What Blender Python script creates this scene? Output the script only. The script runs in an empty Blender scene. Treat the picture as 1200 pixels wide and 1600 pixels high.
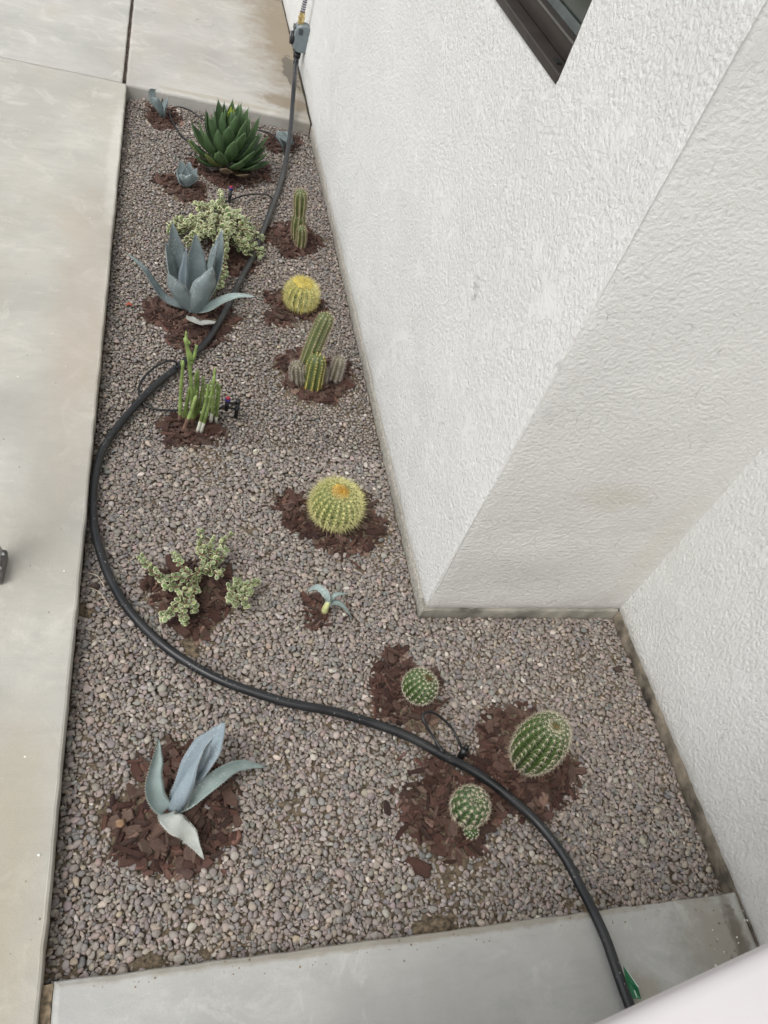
import bpy, math, random
import numpy as np
from mathutils import Vector, Matrix
random.seed(7)
rng = np.random.default_rng(11)
scene = bpy.context.scene
C = scene.collection

# ---------------------------------------------------------------- camera
H = 1.5
FPX = 1208.64                     # focal length in pixels of a 1200 x 1600 picture
W = np.array([[0.94871287, -0.04748593, -0.31255236],
              [-0.16519552, 0.768478, -0.61818445],
              [0.26954468, 0.63811179, 0.7212205]])
cam = bpy.data.cameras.new('camera')
cam_o = bpy.data.objects.new('camera', cam)
C.objects.link(cam_o)
M4 = Matrix([[*W[0], 0], [*W[1], 0], [*W[2], H], [0, 0, 0, 1]])
cam_o.matrix_world = M4
cam.sensor_fit = 'VERTICAL'
cam.sensor_height = 36.0
cam.lens = 36.0 * FPX / 1600
cam.clip_start = 0.02
cam.clip_end = 300
cam.dof.use_dof = True
cam.dof.focus_distance = 1.75
cam.dof.aperture_fstop = 18
scene.camera = cam_o

# ---------------------------------------------------------------- world, sun, exposure
SUN_EL, SUN_AZ = math.radians(55), math.radians(-118)      # azimuth from +Y (away from camera), negative = towards -X
world = bpy.data.worlds.new('World')
scene.world = world
world.use_nodes = True
nt = world.node_tree
nt.nodes.clear()
sky = nt.nodes.new('ShaderNodeTexSky')
sky.sky_type = 'NISHITA'
sky.sun_disc = False
sky.sun_elevation = SUN_EL
sky.sun_rotation = SUN_AZ
sky.air_density = 1.0
sky.dust_density = 2.0
hs = nt.nodes.new('ShaderNodeHueSaturation')
hs.inputs['Saturation'].default_value = 0.16
bg = nt.nodes.new('ShaderNodeBackground')
bg.inputs['Strength'].default_value = 0.15
ow = nt.nodes.new('ShaderNodeOutputWorld')
nt.links.new(sky.outputs[0], hs.inputs['Color'])
nt.links.new(hs.outputs[0], bg.inputs['Color'])
nt.links.new(bg.outputs[0], ow.inputs['Surface'])
sun = bpy.data.lights.new('sun', 'SUN')
sun.energy = 1.05
sun.angle = math.radians(26)
sun.color = (1.0, 0.975, 0.94)
sun_o = bpy.data.objects.new('sun', sun)
C.objects.link(sun_o)
sd = Vector((math.sin(SUN_AZ) * math.cos(SUN_EL), math.cos(SUN_AZ) * math.cos(SUN_EL), math.sin(SUN_EL)))
sun_o.rotation_euler = sd.to_track_quat('Z', 'Y').to_euler()
sun_o.location = sd * 20
scene.view_settings.view_transform = 'Standard'
scene.view_settings.look = 'None'
scene.view_settings.gamma = 1
scene.view_settings.use_curve_mapping = False
scene.view_settings.exposure = 0.50
scene.render.engine = 'CYCLES'

# ---------------------------------------------------------------- measuring helpers (pixel of the 1200x1600 photo -> place)
def ray(px, py):
    return W @ np.array([(px - 600) / FPX, -(py - 800) / FPX, -1.0])
def G(px, py, z=0.0):                     # point at height z
    d = ray(px, py); t = (z - H) / d[2]
    return Vector((d[0] * t, d[1] * t, z))
def GY(px, py, y):                        # point on the upright plane at distance y
    d = ray(px, py); t = y / d[1]
    return Vector((d[0] * t, y, H + d[2] * t))

# ---------------------------------------------------------------- materials
def mat(name):
    m = bpy.data.materials.new(name); m.use_nodes = True
    n = m.node_tree; n.nodes.clear()
    out = n.nodes.new('ShaderNodeOutputMaterial')
    b = n.nodes.new('ShaderNodeBsdfPrincipled')
    n.links.new(b.outputs[0], out.inputs['Surface'])
    return m, n, b
class N:                                   # small node helper
    def __init__(s, n): s.n = n
    def new(s, t, **k):
        x = s.n.nodes.new(t)
        for a, v in k.items(): setattr(x, a, v)
        return x
    def link(s, a, b): s.n.links.new(a, b)
    def coord(s, scale=(1, 1, 1), loc=(0, 0, 0), rot=(0, 0, 0)):
        tc = s.new('ShaderNodeTexCoord'); mp = s.new('ShaderNodeMapping')
        mp.inputs['Scale'].default_value = scale; mp.inputs['Location'].default_value = loc
        mp.inputs['Rotation'].default_value = rot
        s.link(tc.outputs['Object'], mp.inputs['Vector']); return mp.outputs[0]
    def noise(s, vec, scale, detail=3, rough=.55, dist=0):
        x = s.new('ShaderNodeTexNoise'); x.inputs['Scale'].default_value = scale
        x.inputs['Detail'].default_value = detail; x.inputs['Roughness'].default_value = rough
        x.inputs['Distortion'].default_value = dist
        s.link(vec, x.inputs['Vector']); return x.outputs['Fac']
    def vor(s, vec, scale, feature='F1', out='Distance'):
        x = s.new('ShaderNodeTexVoronoi'); x.feature = feature; x.inputs['Scale'].default_value = scale
        s.link(vec, x.inputs['Vector']); return x.outputs[out]
    def rng(s, v, a, b, c=0, d=1, smooth=False):
        x = s.new('ShaderNodeMapRange'); x.clamp = True
        if smooth: x.interpolation_type = 'SMOOTHSTEP'
        s.link(v, x.inputs['Value'])
        for k, val in zip(('From Min', 'From Max', 'To Min', 'To Max'), (a, b, c, d)): x.inputs[k].default_value = val
        return x.outputs['Result']
    def math(s, op, a, b=0):
        x = s.new('ShaderNodeMath', operation=op)
        for i, v in enumerate((a, b)):
            if isinstance(v, (int, float)): x.inputs[i].default_value = v
            else: s.link(v, x.inputs[i])
        return x.outputs[0]
    def mix(s, f, a, b, mode='MIX'):
        x = s.new('ShaderNodeMix', data_type='RGBA', blend_type=mode)
        for i, v in ((0, f), (6, a), (7, b)):
            if isinstance(v, (int, float)): x.inputs[i].default_value = v
            elif isinstance(v, tuple): x.inputs[i].default_value = (*v, 1)
            else: s.link(v, x.inputs[i])
        return x.outputs[2]
    def ramp(s, v, stops):
        x = s.new('ShaderNodeValToRGB'); e = x.color_ramp.elements
        while len(e) < len(stops): e.new(.5)
        for i, (p, c) in enumerate(stops): e[i].position = p; e[i].color = (*c, 1)
        s.link(v, x.inputs[0]); return x.outputs[0]
    def bump(s, bsdf, h, strength, dist, normal=None):
        x = s.new('ShaderNodeBump'); x.inputs['Strength'].default_value = strength
        x.inputs['Distance'].default_value = dist
        s.link(h, x.inputs['Height'])
        if normal is not None: s.link(normal, x.inputs['Normal'])
        if bsdf is not None: s.link(x.outputs[0], bsdf.inputs['Normal'])
        return x.outputs[0]
    def blob(s, vec, cx, cy, r, ax=(0, 1)):      # 1 inside a wavy blob centred on (cx, cy)
        sp = s.new('ShaderNodeSeparateXYZ'); s.link(vec, sp.inputs[0])
        dx = s.math('SUBTRACT', sp.outputs[ax[0]], cx); dy = s.math('SUBTRACT', sp.outputs[ax[1]], cy)
        rx, ry = r
        dx = s.math('DIVIDE', dx, rx); dy = s.math('DIVIDE', dy, ry)
        d = s.math('SQRT', s.math('ADD', s.math('MULTIPLY', dx, dx), s.math('MULTIPLY', dy, dy)))
        return d

def simple(name, col, rough=.5, metal=0, var=.12, scale=60, bump=0, bscale=200, spec=.5):
    m, n, b = mat(name); k = N(n); v = k.coord()
    f = k.noise(v, scale, 4)
    hi = tuple(min(1, c * (1 + var * 2)) for c in col); lo = tuple(c * (1 - var * 2) for c in col)
    k.link(k.ramp(f, [(.3, lo), (.7, hi)]), b.inputs['Base Color'])
    b.inputs['Roughness'].default_value = rough; b.inputs['Metallic'].default_value = metal
    b.inputs['Specular IOR Level'].default_value = spec
    if bump: k.bump(b, k.noise(v, bscale, 3), bump, .002)
    return m

def stucco_mat(name='stucco', col=(.79, .79, .765), stain=False, streak=(1, 1, .62), knock=.0, bstr=.75):
    m, n, b = mat(name); k = N(n)
    v = k.coord(scale=streak)
    vo = k.coord()
    warp = k.new('ShaderNodeVectorMath', operation='ADD')
    nz = k.new('ShaderNodeTexNoise'); nz.inputs['Scale'].default_value = 45; k.link(v, nz.inputs['Vector'])
    sc = k.new('ShaderNodeVectorMath', operation='SCALE'); sc.inputs['Scale'].default_value = .008
    k.link(nz.outputs['Color'], sc.inputs[0]); k.link(v, warp.inputs[0]); k.link(sc.outputs[0], warp.inputs[1])
    a = k.noise(warp.outputs[0], 120, 5, .68)
    c = k.noise(warp.outputs[0], 330, 3, .6)
    gr = k.vor(warp.outputs[0], 120)
    # thrown plaster: peaks cut off by the trowel where the patch noise is high
    patch = k.rng(k.noise(v, 11, 7, .75), .50 + knock, .62 + knock, 0, .8, True)
    peaks = k.rng(a, .36, .68, 0, 1)
    fine = k.math('ADD', k.math('MULTIPLY', c, .3), k.math('MULTIPLY', gr, -.9))
    rough_h = k.math('ADD', peaks, fine)
    flat = k.math('ADD', .50, k.math('MULTIPLY', a, .18))
    hmix = k.new('ShaderNodeMix'); k.link(patch, hmix.inputs[0]); k.link(rough_h, hmix.inputs[2]); k.link(flat, hmix.inputs[3])
    h = hmix.outputs[0]
    pits = k.rng(k.vor(warp.outputs[0], 60), .0, .15, -.7, 0)
    pm = k.rng(k.noise(v, 14, 5, .7), .50, .62)
    h = k.math('ADD', h, k.math('MULTIPLY', pits, pm))
    big = k.bump(None, k.noise(vo, 3.5, 3), .35, .02)
    k.bump(b, h, bstr, .0042, big)
    tint = k.noise(vo, 2.2, 4)
    base = k.mix(k.rng(tint, .35, .7), col, tuple(x * .95 for x in col))
    base = k.mix(patch, base, tuple(x * .89 for x in col))
    base = k.mix(k.math('MULTIPLY', k.math('MULTIPLY', pits, pm), -.7), base, (.42, .41, .38))
    ck = k.new('ShaderNodeTexVoronoi'); ck.feature = 'DISTANCE_TO_EDGE'; ck.inputs['Scale'].default_value = 26; k.link(warp.outputs[0], ck.inputs['Vector'])
    cw = k.math('MULTIPLY', k.rng(ck.outputs['Distance'], .0, .035, .75, 0), k.rng(k.noise(v, 10, 5, .7), .58, .68))
    base = k.mix(cw, base, (.40, .39, .36))
    if stain:
        d = k.blob(vo, .98, .46, (.11, .06), (0, 2))
        w = k.math('MULTIPLY', k.rng(k.math('ADD', d, k.noise(vo, 25, 4)), .6, 1.5, 1, 0), .4)
        base = k.mix(w, base, (.60, .53, .40))
        d = k.blob(vo, 1.19, .30, (.06, .28), (0, 2))
        w = k.math('MULTIPLY', k.rng(k.math('ADD', d, k.noise(vo, 18, 4)), .7, 1.6, 1, 0), .22)
        base = k.mix(w, base, (.68, .64, .50))
    # soil splash low down on the wall
    sp = k.new('ShaderNodeSeparateXYZ'); k.link(vo, sp.inputs[0])
    lo = k.rng(k.math('ADD', sp.outputs[2], k.math('MULTIPLY', k.noise(vo, 22, 4), .07)), .045, .11, .55, 0)
    base = k.mix(lo, base, (.60, .58, .53))
    k.link(base, b.inputs['Base Color'])
    b.inputs['Roughness'].default_value = .75
    b.inputs['Specular IOR Level'].default_value = .3
    return m

def concrete_mat(name, col, stains=(), cool=False, specks=True, speckcol=(.85, .84, .80)):
    m, n, b = mat(name); k = N(n); v = k.coord()
    vs = k.coord(scale=(1, 2.6, 1))
    f1 = k.noise(v, 2.3, 6, .62, .6); f2 = k.noise(vs, 14, 5, .65, .4); f3 = k.noise(v, 320, 3)
    base = k.mix(k.rng(f1, .3, .7), tuple(c * .80 for c in col), tuple(min(1, c * 1.12) for c in col))
    warm = tuple(c * w for c, w in zip(col, (.95, .86, .74)))
    base = k.mix(k.math('MULTIPLY', k.rng(k.noise(k.coord(scale=(1, .45, 1), loc=(3, 1, 0)), 5, 5, .6), .48, .75), .5), base, warm)
    base = k.mix(k.math('MULTIPLY', k.rng(f2, .45, .72), .42), base, tuple(c * .74 for c in col))
    base = k.mix(k.math('MULTIPLY', f3, .3), base, tuple(c * .66 for c in col))
    # cloudy laitance blooms
    base = k.mix(k.math('MULTIPLY', k.rng(k.noise(k.coord(loc=(7, 2, 1)), 6.5, 6, .75, 1.2), .53, .68), .45), base, tuple(min(1, c * 1.28) for c in col))
    for (cx, cy, rx, ry, colr, amt, soft, ns) in stains:
        d = k.blob(v, cx, cy, (rx, ry))
        w = k.rng(k.math('ADD', d, k.math('MULTIPLY', k.noise(v, ns, 5, .65), 1.3)), 1.15, 1.15 + soft, amt, 0)
        base = k.mix(w, base, colr)
    pore = k.math('MULTIPLY', k.rng(k.vor(v, 70), .05, .11, .7, 0), k.rng(k.noise(v, 8, 3), .5, .6))
    base = k.mix(pore, base, tuple(c * .5 for c in col))
    if specks:
        d = k.vor(v, 16); s_ = k.noise(v, 5, 2)
        w = k.math('MULTIPLY', k.rng(d, .022, .04, .8, 0), k.rng(s_, .53, .58))
        base = k.mix(w, base, speckcol)
        d = k.vor(k.coord(loc=(5, 5, 0)), 22)
        w = k.math('MULTIPLY', k.rng(d, .03, .055, .8, 0), k.rng(s_, .46, .52, 1, 0))
        base = k.mix(w, base, (.13, .11, .08))
    k.link(base, b.inputs['Base Color'])
    b.inputs['Roughness'].default_value = .8
    b.inputs['Specular IOR Level'].default_value = .3
    n1 = k.bump(None, f2, .25, .003)
    k.bump(b, f3, .35, .0012, n1)
    return m

def attr_col_mat(name, rough=.6, noise_amt=.35, nscale=260, bump=.3, spec=.4, attr='Col'):
    m, n, b = mat(name); k = N(n); v = k.coord()
    a = k.new('ShaderNodeAttribute'); a.attribute_name = attr
    f = k.noise(v, nscale, 4, .65)
    c = k.mix(k.math('MULTIPLY', k.rng(f, .4, .75), noise_amt), a.outputs['Color'], (.62, .58, .53) if name == 'pebble' else (.02, .015, .012))
    k.link(c, b.inputs['Base Color'])
    b.inputs['Roughness'].default_value = rough; b.inputs['Specular IOR Level'].default_value = spec
    if bump: k.bump(b, k.noise(v, nscale * 2, 3), bump, .001)
    return m

def bark_mat(name, use_attr):
    m, n, b = mat(name); k = N(n)
    v = k.coord(scale=(260, 60, 260) if use_attr else (2.2, 14, 3))
    if use_attr:
        a = k.new('ShaderNodeAttribute'); a.attribute_name = 'Col'; base = a.outputs['Color']
    else:
        oi = k.new('ShaderNodeObjectInfo')
        base = k.ramp(oi.outputs['Random'], BARK)
    f = k.noise(v, 1, 5, .7)
    c = k.mix(k.math('MULTIPLY', k.rng(f, .38, .7), .8), base, (.035, .019, .015))
    c2 = k.mix(k.math('MULTIPLY', k.rng(k.noise(k.coord(), 30 if use_attr else 3, 2), .55, .8), .35), c, (.22, .15, .12))
    k.link(c2, b.inputs['Base Color'])
    b.inputs['Roughness'].default_value = .72; b.inputs['Specular IOR Level'].default_value = .35
    k.bump(b, f, .6, .0015 if use_attr else .12)
    return m
BARKC = [(.19, .100, .074), (.145, .072, .055), (.105, .052, .040), (.23, .145, .112), (.165, .086, .066), (.27, .19, .15), (.135, .070, .056)]
BARKC += [(.06, .032, .027), (.17, .115, .09), (.08, .038, .03)]
BARKC = [(a * 1.06, b_ * 1.03, c * 1.0) for a, b_, c in BARKC]
BARK = [(i / 9.99, c) for i, c in enumerate(BARKC)]

M = {}
M['stucco_long'] = stucco_mat('stucco_long', streak=(1, 1, .85), bstr=.7)
M['stucco_return'] = stucco_mat('stucco_return', col=(.80, .79, .755), stain=True, streak=(.85, 1, 1), knock=.05, bstr=.42)
M['stucco_right'] = stucco_mat('stucco_right', streak=(1, 1.15, .8), knock=.02, bstr=.7)
M['foundation'] = simple('foundation', (.26, .245, .205), .85, var=.3, scale=11, bump=.5, bscale=120)
M['foundation_dark'] = simple('foundation_dark', (.17, .145, .11), .9, var=.4, scale=22, bump=.6, bscale=100)
M['foundation_painted'] = simple('foundation_painted', (.33, .31, .27), .8, var=.2, scale=160, bump=.7, bscale=90)
M['walk'] = concrete_mat('walk_concrete', (.485, .472, .425), stains=[
    (-.16, 1.95, .09, .75, (.40, .33, .26), .42, .8, 6), (-.19, .42, .10, .28, (.38, .33, .23), .5, .8, 7),
    (-.11, 2.9, .03, .5, (.62, .60, .54), .4, .5, 12), (-.30, 1.5, .1, .12, (.33, .32, .29), .3, .6, 10)])
M['walk_far'] = concrete_mat('walk_far_concrete', (.49, .48, .445))
M['pad_far'] = concrete_mat('pad_far_concrete', (.47, .455, .42), stains=[
    (.67, 4.5, .19, .85, (.23, .18, .115), .8, .9, 14), (.64, 4.05, .06, .34, (.13, .115, .095), .85, .06, 14),
    (.60, 3.68, .16, .08, (.22, .175, .12), .8, .7, 24), (.35, 5.0, .3, .18, (.24, .20, .15), .6, .9, 20),
    (.15, 4.0, .3, .14, (.34, .32, .29), .45, .5, 8), (.3, 3.56, .45, .03, (.33, .29, .21), .5, .3, 20)])
M['kerb'] = concrete_mat('kerb_concrete', (.455, .455, .43), stains=[
    (1.15, .17, .09, .12, (.20, .175, .125), .55, .9, 45), (1.20, .15, .02, .14, (.12, .10, .075), .8, .6, 60), (.95, .12, .05, .05, (.27, .235, .17), .5, .5, 25),
    (.5, .262, .7, .012, (.24, .20, .14), .55, .5, 30)])
M['joint'] = simple('joint_dirt', (.20, .155, .10), .95, var=.35, scale=90, bump=.6, bscale=300)
M['joint_red'] = simple('joint_board', (.10, .072, .058), .9, var=.45, scale=60)
M['soil'] = simple('soil', (.125, .095, .062), .95, var=.4, scale=120, bump=.8, bscale=500)
M['ground'] = simple('ground', (.22, .19, .15), .95, var=.2, scale=3)
M['pebble'] = attr_col_mat('pebble', .62, .16, 330, .35, .35)
M['bark'] = bark_mat('bark', False)
M['bark_litter'] = bark_mat('bark_litter', True)
M['bronze'] = simple('bronze_frame', (.028, .022, .018), .42, .0, .1, 20)
M['bronze_light'] = simple('bronze_bead', (.10, .095, .085), .4, .0, .1, 20)
M['gasket'] = simple('gasket', (.012, .012, .011), .6)
M['spacer'] = simple('spacer', (.10, .115, .11), .45)
def glass_mat():
    m, n, b = mat('window_glass'); k = N(n); v = k.coord()
    k.link(k.ramp(k.noise(v, 9, 5, .6), [(.3, (.016, .020, .016)), (.7, (.05, .06, .05))]), b.inputs['Base Color'])
    b.inputs['Roughness'].default_value = .08; b.inputs['IOR'].default_value = 1.5
    return m
M['glass'] = glass_mat()
def hose_mat():
    m, n, b = mat('hose_rubber'); k = N(n); v = k.coord()
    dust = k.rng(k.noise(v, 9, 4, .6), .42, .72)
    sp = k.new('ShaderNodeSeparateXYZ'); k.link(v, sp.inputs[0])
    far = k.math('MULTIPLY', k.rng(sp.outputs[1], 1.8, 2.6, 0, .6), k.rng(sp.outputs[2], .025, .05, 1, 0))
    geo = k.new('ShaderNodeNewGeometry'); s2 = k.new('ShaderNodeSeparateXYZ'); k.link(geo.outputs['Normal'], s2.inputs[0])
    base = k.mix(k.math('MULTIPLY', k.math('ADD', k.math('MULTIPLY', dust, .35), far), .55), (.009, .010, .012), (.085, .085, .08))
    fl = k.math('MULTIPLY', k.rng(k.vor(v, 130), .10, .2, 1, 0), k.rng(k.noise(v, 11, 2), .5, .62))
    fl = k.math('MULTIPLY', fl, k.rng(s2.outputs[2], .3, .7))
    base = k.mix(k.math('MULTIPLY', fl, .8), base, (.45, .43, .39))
    k.link(base, b.inputs['Base Color'])
    k.link(k.rng(dust, 0, 1, .34, .6), b.inputs['Roughness'])
    k.bump(b, k.noise(v, 500, 2), .15, .0006)
    return m
M['hose'] = hose_mat()
M['tube'] = simple('black_tube', (.010, .010, .011), .35, var=.2)
M['black_plastic'] = simple('black_plastic', (.010, .010, .011), .42, var=.15)
M['timer_grey'] = simple('timer_grey', (.165, .195, .205), .45, var=.05, scale=30)
M['timer_dark'] = simple('timer_dark', (.05, .058, .062), .35, var=.08)
M['brass'] = simple('brass', (.75, .60, .30), .28, 1.0, .08)
M['steel'] = simple('steel', (.62, .62, .62), .3, .9, .08)
M['navy'] = simple('navy_band', (.02, .02, .07), .4)
M['white_label'] = simple('white_label', (.75, .75, .73), .5, var=.03)
M['black_print'] = simple('black_print', (.02, .02, .02), .5, var=.02)
M['green_tag'] = simple('green_tag', (.025, .16, .07), .35, var=.12, scale=40)
M['tag_edge'] = simple('tag_edge', (.62, .78, .70), .4, var=.03)
M['red_cap'] = simple('red_cap', (.42, .02, .03), .4)
M['blue_cap'] = simple('blue_cap', (.04, .03, .20), .4)
M['ledge'] = simple('ledge_plaster', (.63, .60, .605), .6, var=.02, scale=9)
M['alu'] = simple('aluminium', (.36, .345, .32), .5, .35, .08, 30)
M['rubber'] = simple('rubber_foot', (.10, .092, .088), .55, var=.2)
M['straw'] = simple('straw', (.50, .42, .32), .8)
M['dark_stone'] = simple('dark_stone', (.055, .035, .028), .85, var=.3, bump=.5)
M['red_leaf'] = simple('red_leaf', (.42, .07, .03), .6)
M['pale_leaf'] = simple('pale_leaf', (.55, .54, .38), .7)

def agave_mat(name, c0, c1, c2, bloom=.5, rough=.5, rib=True):
    m, n, b = mat(name); k = N(n); v = k.coord()
    u = k.new('ShaderNodeUVMap'); u.uv_map = 'UVMap'
    sp = k.new('ShaderNodeSeparateXYZ'); k.link(u.outputs[0], sp.inputs[0])
    mp = k.new('ShaderNodeMapping'); mp.inputs['Scale'].default_value = (18, 1.2, 1); k.link(u.outputs[0], mp.inputs[0])
    st = k.noise(mp.outputs[0], 3, 4, .6)
    base = k.ramp(k.noise(v, 28, 5, .62), [(.3, c0), (.7, c1)])
    base = k.mix(k.math('MULTIPLY', k.rng(st, .4, .7), .35), base, c2)
    sc = k.rng(k.vor(v, 150), .16, .34, 1, 0)
    base = k.mix(k.math('MULTIPLY', k.math('MULTIPLY', sc, k.rng(k.noise(v, 24, 3), .46, .58)), bloom), base, (.55, .58, .57))
    # pale margins of each leaf
    e = k.math('ABSOLUTE', k.math('SUBTRACT', sp.outputs[0], .5))
    base = k.mix(k.rng(e, .455, .5, 0, .55), base, tuple(min(1, x * 1.9 + .05) for x in c1))
    k.link(base, b.inputs['Base Color'])
    b.inputs['Roughness'].default_value = rough
    b.inputs['Specular IOR Level'].default_value = .4
    k.bump(b, st, .25, .0015)
    return m
M['agave_blue'] = agave_mat('agave_blue', (.165, .205, .205), (.255, .305, .310), (.21, .25, .262), bloom=.8)
M['agave_pale'] = agave_mat('agave_pale', (.21, .27, .25), (.33, .40, .385), (.25, .31, .30), bloom=.8)
M['agave_steel'] = agave_mat('agave_steel', (.205, .255, .285), (.27, .33, .36), (.235, .285, .32), bloom=.5)
M['agave_dry'] = agave_mat('agave_dry', (.32, .34, .31), (.48, .50, .46), (.40, .41, .37), bloom=.6, rough=.75)
M['agave_green'] = agave_mat('agave_green', (.050, .098, .040), (.090, .150, .062), (.068, .120, .050), bloom=0, rough=.42)
M['agave_olive'] = agave_mat('agave_olive', (.10, .15, .05), (.20, .22, .07), (.14, .19, .06), bloom=0, rough=.5)
M['agave_brown'] = agave_mat('agave_brown', (.12, .085, .05), (.2, .15, .09), (.15, .11, .06), bloom=0, rough=.8)
M['agave_lime'] = simple('agave_lime', (.42, .52, .05), .45)
M['bulb'] = simple('bulb', (.58, .60, .28), .45, var=.15, scale=90)
M['spine_dark'] = simple('spine_dark', (.05, .03, .022), .5)
M['tooth'] = simple('tooth', (.36, .34, .28), .6)
def cactus_mat(name, c0, c1):
    m, n, b = mat(name); k = N(n); v = k.coord()
    a = k.new('ShaderNodeAttribute'); a.attribute_name = 'Col'
    f = k.noise(v, 60, 4, .6)
    base = k.ramp(f, [(.3, c0), (.7, c1)])
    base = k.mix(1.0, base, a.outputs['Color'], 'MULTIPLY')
    k.link(base, b.inputs['Base Color'])
    b.inputs['Roughness'].default_value = .42; b.inputs['Specular IOR Level'].default_value = .45
    k.bump(b, k.noise(v, 300, 3), .2, .001)
    return m
M['cactus_green'] = cactus_mat('cactus_green', (.034, .068, .016), (.064, .115, .026))
M['cactus_dark'] = cactus_mat('cactus_dark', (.030, .066, .022), (.060, .118, .032))
M['cactus_gold'] = cactus_mat('cactus_gold', (.070, .115, .025), (.12, .175, .042))
M['cactus_torch'] = cactus_mat('cactus_torch', (.072, .098, .034), (.125, .150, .055))
M['cactus_torch_old'] = cactus_mat('cactus_torch_old', (.12, .105, .075), (.22, .20, .15))
M['spine_gold'] = simple('spine_gold', (.72, .56, .10), .45, var=.15)
M['spine_crown'] = simple('spine_crown', (.78, .42, .05), .5, var=.2)
M['spine_yellow'] = simple('spine_yellow', (.70, .66, .30), .45, var=.15)
M['spine_pale'] = simple('spine_pale', (.60, .55, .42), .5, var=.15)
M['spine_tan'] = simple('spine_tan', (.42, .32, .20), .5, var=.2)
M['spine_grey'] = simple('spine_grey', (.42, .37, .33), .6, var=.2)
M['spine_red'] = simple('spine_red', (.25, .11, .05), .5, var=.2)
M['wool'] = simple('wool', (.66, .63, .48), .9)
M['wool_gold'] = simple('wool_gold', (.72, .42, .06), .8)
M['stem_green'] = simple('stem_green', (.205, .285, .085), .45, var=.2, scale=40, bump=.15)
M['stem_olive'] = simple('stem_olive', (.27, .36, .12), .5, var=.2, scale=40)
M['stem_white'] = simple('stem_white', (.66, .66, .56), .5, var=.1)
M['stem_brown'] = simple('stem_brown', (.17, .10, .07), .7, var=.2)
M['stem_pink'] = simple('stem_red_brown', (.16, .07, .05), .6, var=.2)
M['jade'] = attr_col_mat('jade', .42, 0, 100, .0, .45)

# ---------------------------------------------------------------- object helpers
def tag(o, label=None, cat=None, group=None, kind=None):
    if label: o['label'] = label
    if cat: o['category'] = cat
    if group: o['group'] = group
    if kind: o['kind'] = kind
    return o
def empty(name, loc, label=None, cat=None, group=None, kind=None):
    o = bpy.data.objects.new(name, None); o.location = loc; o.empty_display_size = .05
    C.objects.link(o); return tag(o, label, cat, group, kind)
def attach(o, parent):
    if parent is not None:
        T = Vector((0, 0, 0)); p = parent
        while p is not None:
            if p.type == 'EMPTY': T = Vector(p.location)
            p = p.parent
        o.parent = parent
        # every part is modelled in world coordinates; its thing carries the only offset
        if parent.type == 'EMPTY': o.matrix_parent_inverse = Matrix.Translation(-T)
    return o
class MB:
    """collects verts / faces; build() links ONE mesh object"""
    def __init__(s): s.v, s.f, s.mi, s.c, s.uv = [], [], [], [], {}
    def add(s, vs, fs, mi=0, col=None, uvs=None):
        o = len(s.v); s.v += [tuple(p) for p in vs]
        for f in fs:
            s.f.append(tuple(i + o for i in f)); s.mi.append(mi)
        s.c += ([col] * len(vs) if not isinstance(col, list) else col)
        if uvs:
            for i, u in enumerate(uvs): s.uv[o + i] = u
        return s
    def build(s, name, mats, parent=None, smooth=True, **tg):
        me = bpy.data.meshes.new(name); me.from_pydata(s.v, [], s.f)
        for m in (mats if isinstance(mats, (list, tuple)) else [mats]): me.materials.append(m)
        me.polygons.foreach_set('material_index', s.mi)
        me.polygons.foreach_set('use_smooth', [smooth] * len(s.f))
        if any(c is not None for c in s.c):
            at = me.color_attributes.new('Col', 'FLOAT_COLOR', 'POINT')
            at.data.foreach_set('color', [x for c in s.c for x in ((*c, 1) if c else (1, 1, 1, 1))])
        if s.uv:
            uv = me.uv_layers.new(name='UVMap')
            idx = np.empty(len(me.loops), dtype=int); me.loops.foreach_get('vertex_index', idx)
            arr = np.array([s.uv.get(i, (0, 0)) for i in range(len(s.v))])
            uv.data.foreach_set('uv', arr[idx].ravel())
        me.update()
        o = bpy.data.objects.new(name, me); C.objects.link(o)
        attach(o, parent); tag(o, **tg); return o
    def box(s, x0, x1, y0, y1, z0, z1, mi=0, bev=0.0):
        if bev <= 0:
            vs = [(x, y, z) for x in (x0, x1) for y in (y0, y1) for z in (z0, z1)]
            return s.add(vs, [(0, 1, 3, 2), (4, 6, 7, 5), (0, 4, 5, 1), (2, 3, 7, 6), (0, 2, 6, 4), (1, 5, 7, 3)], mi)
        import bmesh
        bm = bmesh.new(); bmesh.ops.create_cube(bm, size=1)
        for v in bm.verts: v.co = Vector(((x0 + x1) / 2 + v.co.x * (x1 - x0), (y0 + y1) / 2 + v.co.y * (y1 - y0), (z0 + z1) / 2 + v.co.z * (z1 - z0)))
        bmesh.ops.bevel(bm, geom=list(bm.edges), offset=bev, segments=3, affect='EDGES', profile=.5)
        bm.verts.index_update()
        s.add([v.co.copy() for v in bm.verts], [[v.index for v in f.verts] for f in bm.faces], mi); bm.free(); return s
def catmull(pts, n):
    P = [Vector(p) for p in pts]; P = [P[0] * 2 - P[1]] + P + [P[-1] * 2 - P[-2]]
    out = []
    seg = len(P) - 3
    for i in range(n + 1):
        t = i / n * seg; k = min(int(t), seg - 1); u = t - k
        a, b, c, d = P[k:k + 4]
        out.append(.5 * ((2 * b) + (c - a) * u + (2 * a - 5 * b + 4 * c - d) * u * u + (3 * b - a - 3 * c + d) * u ** 3))
    return out
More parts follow.
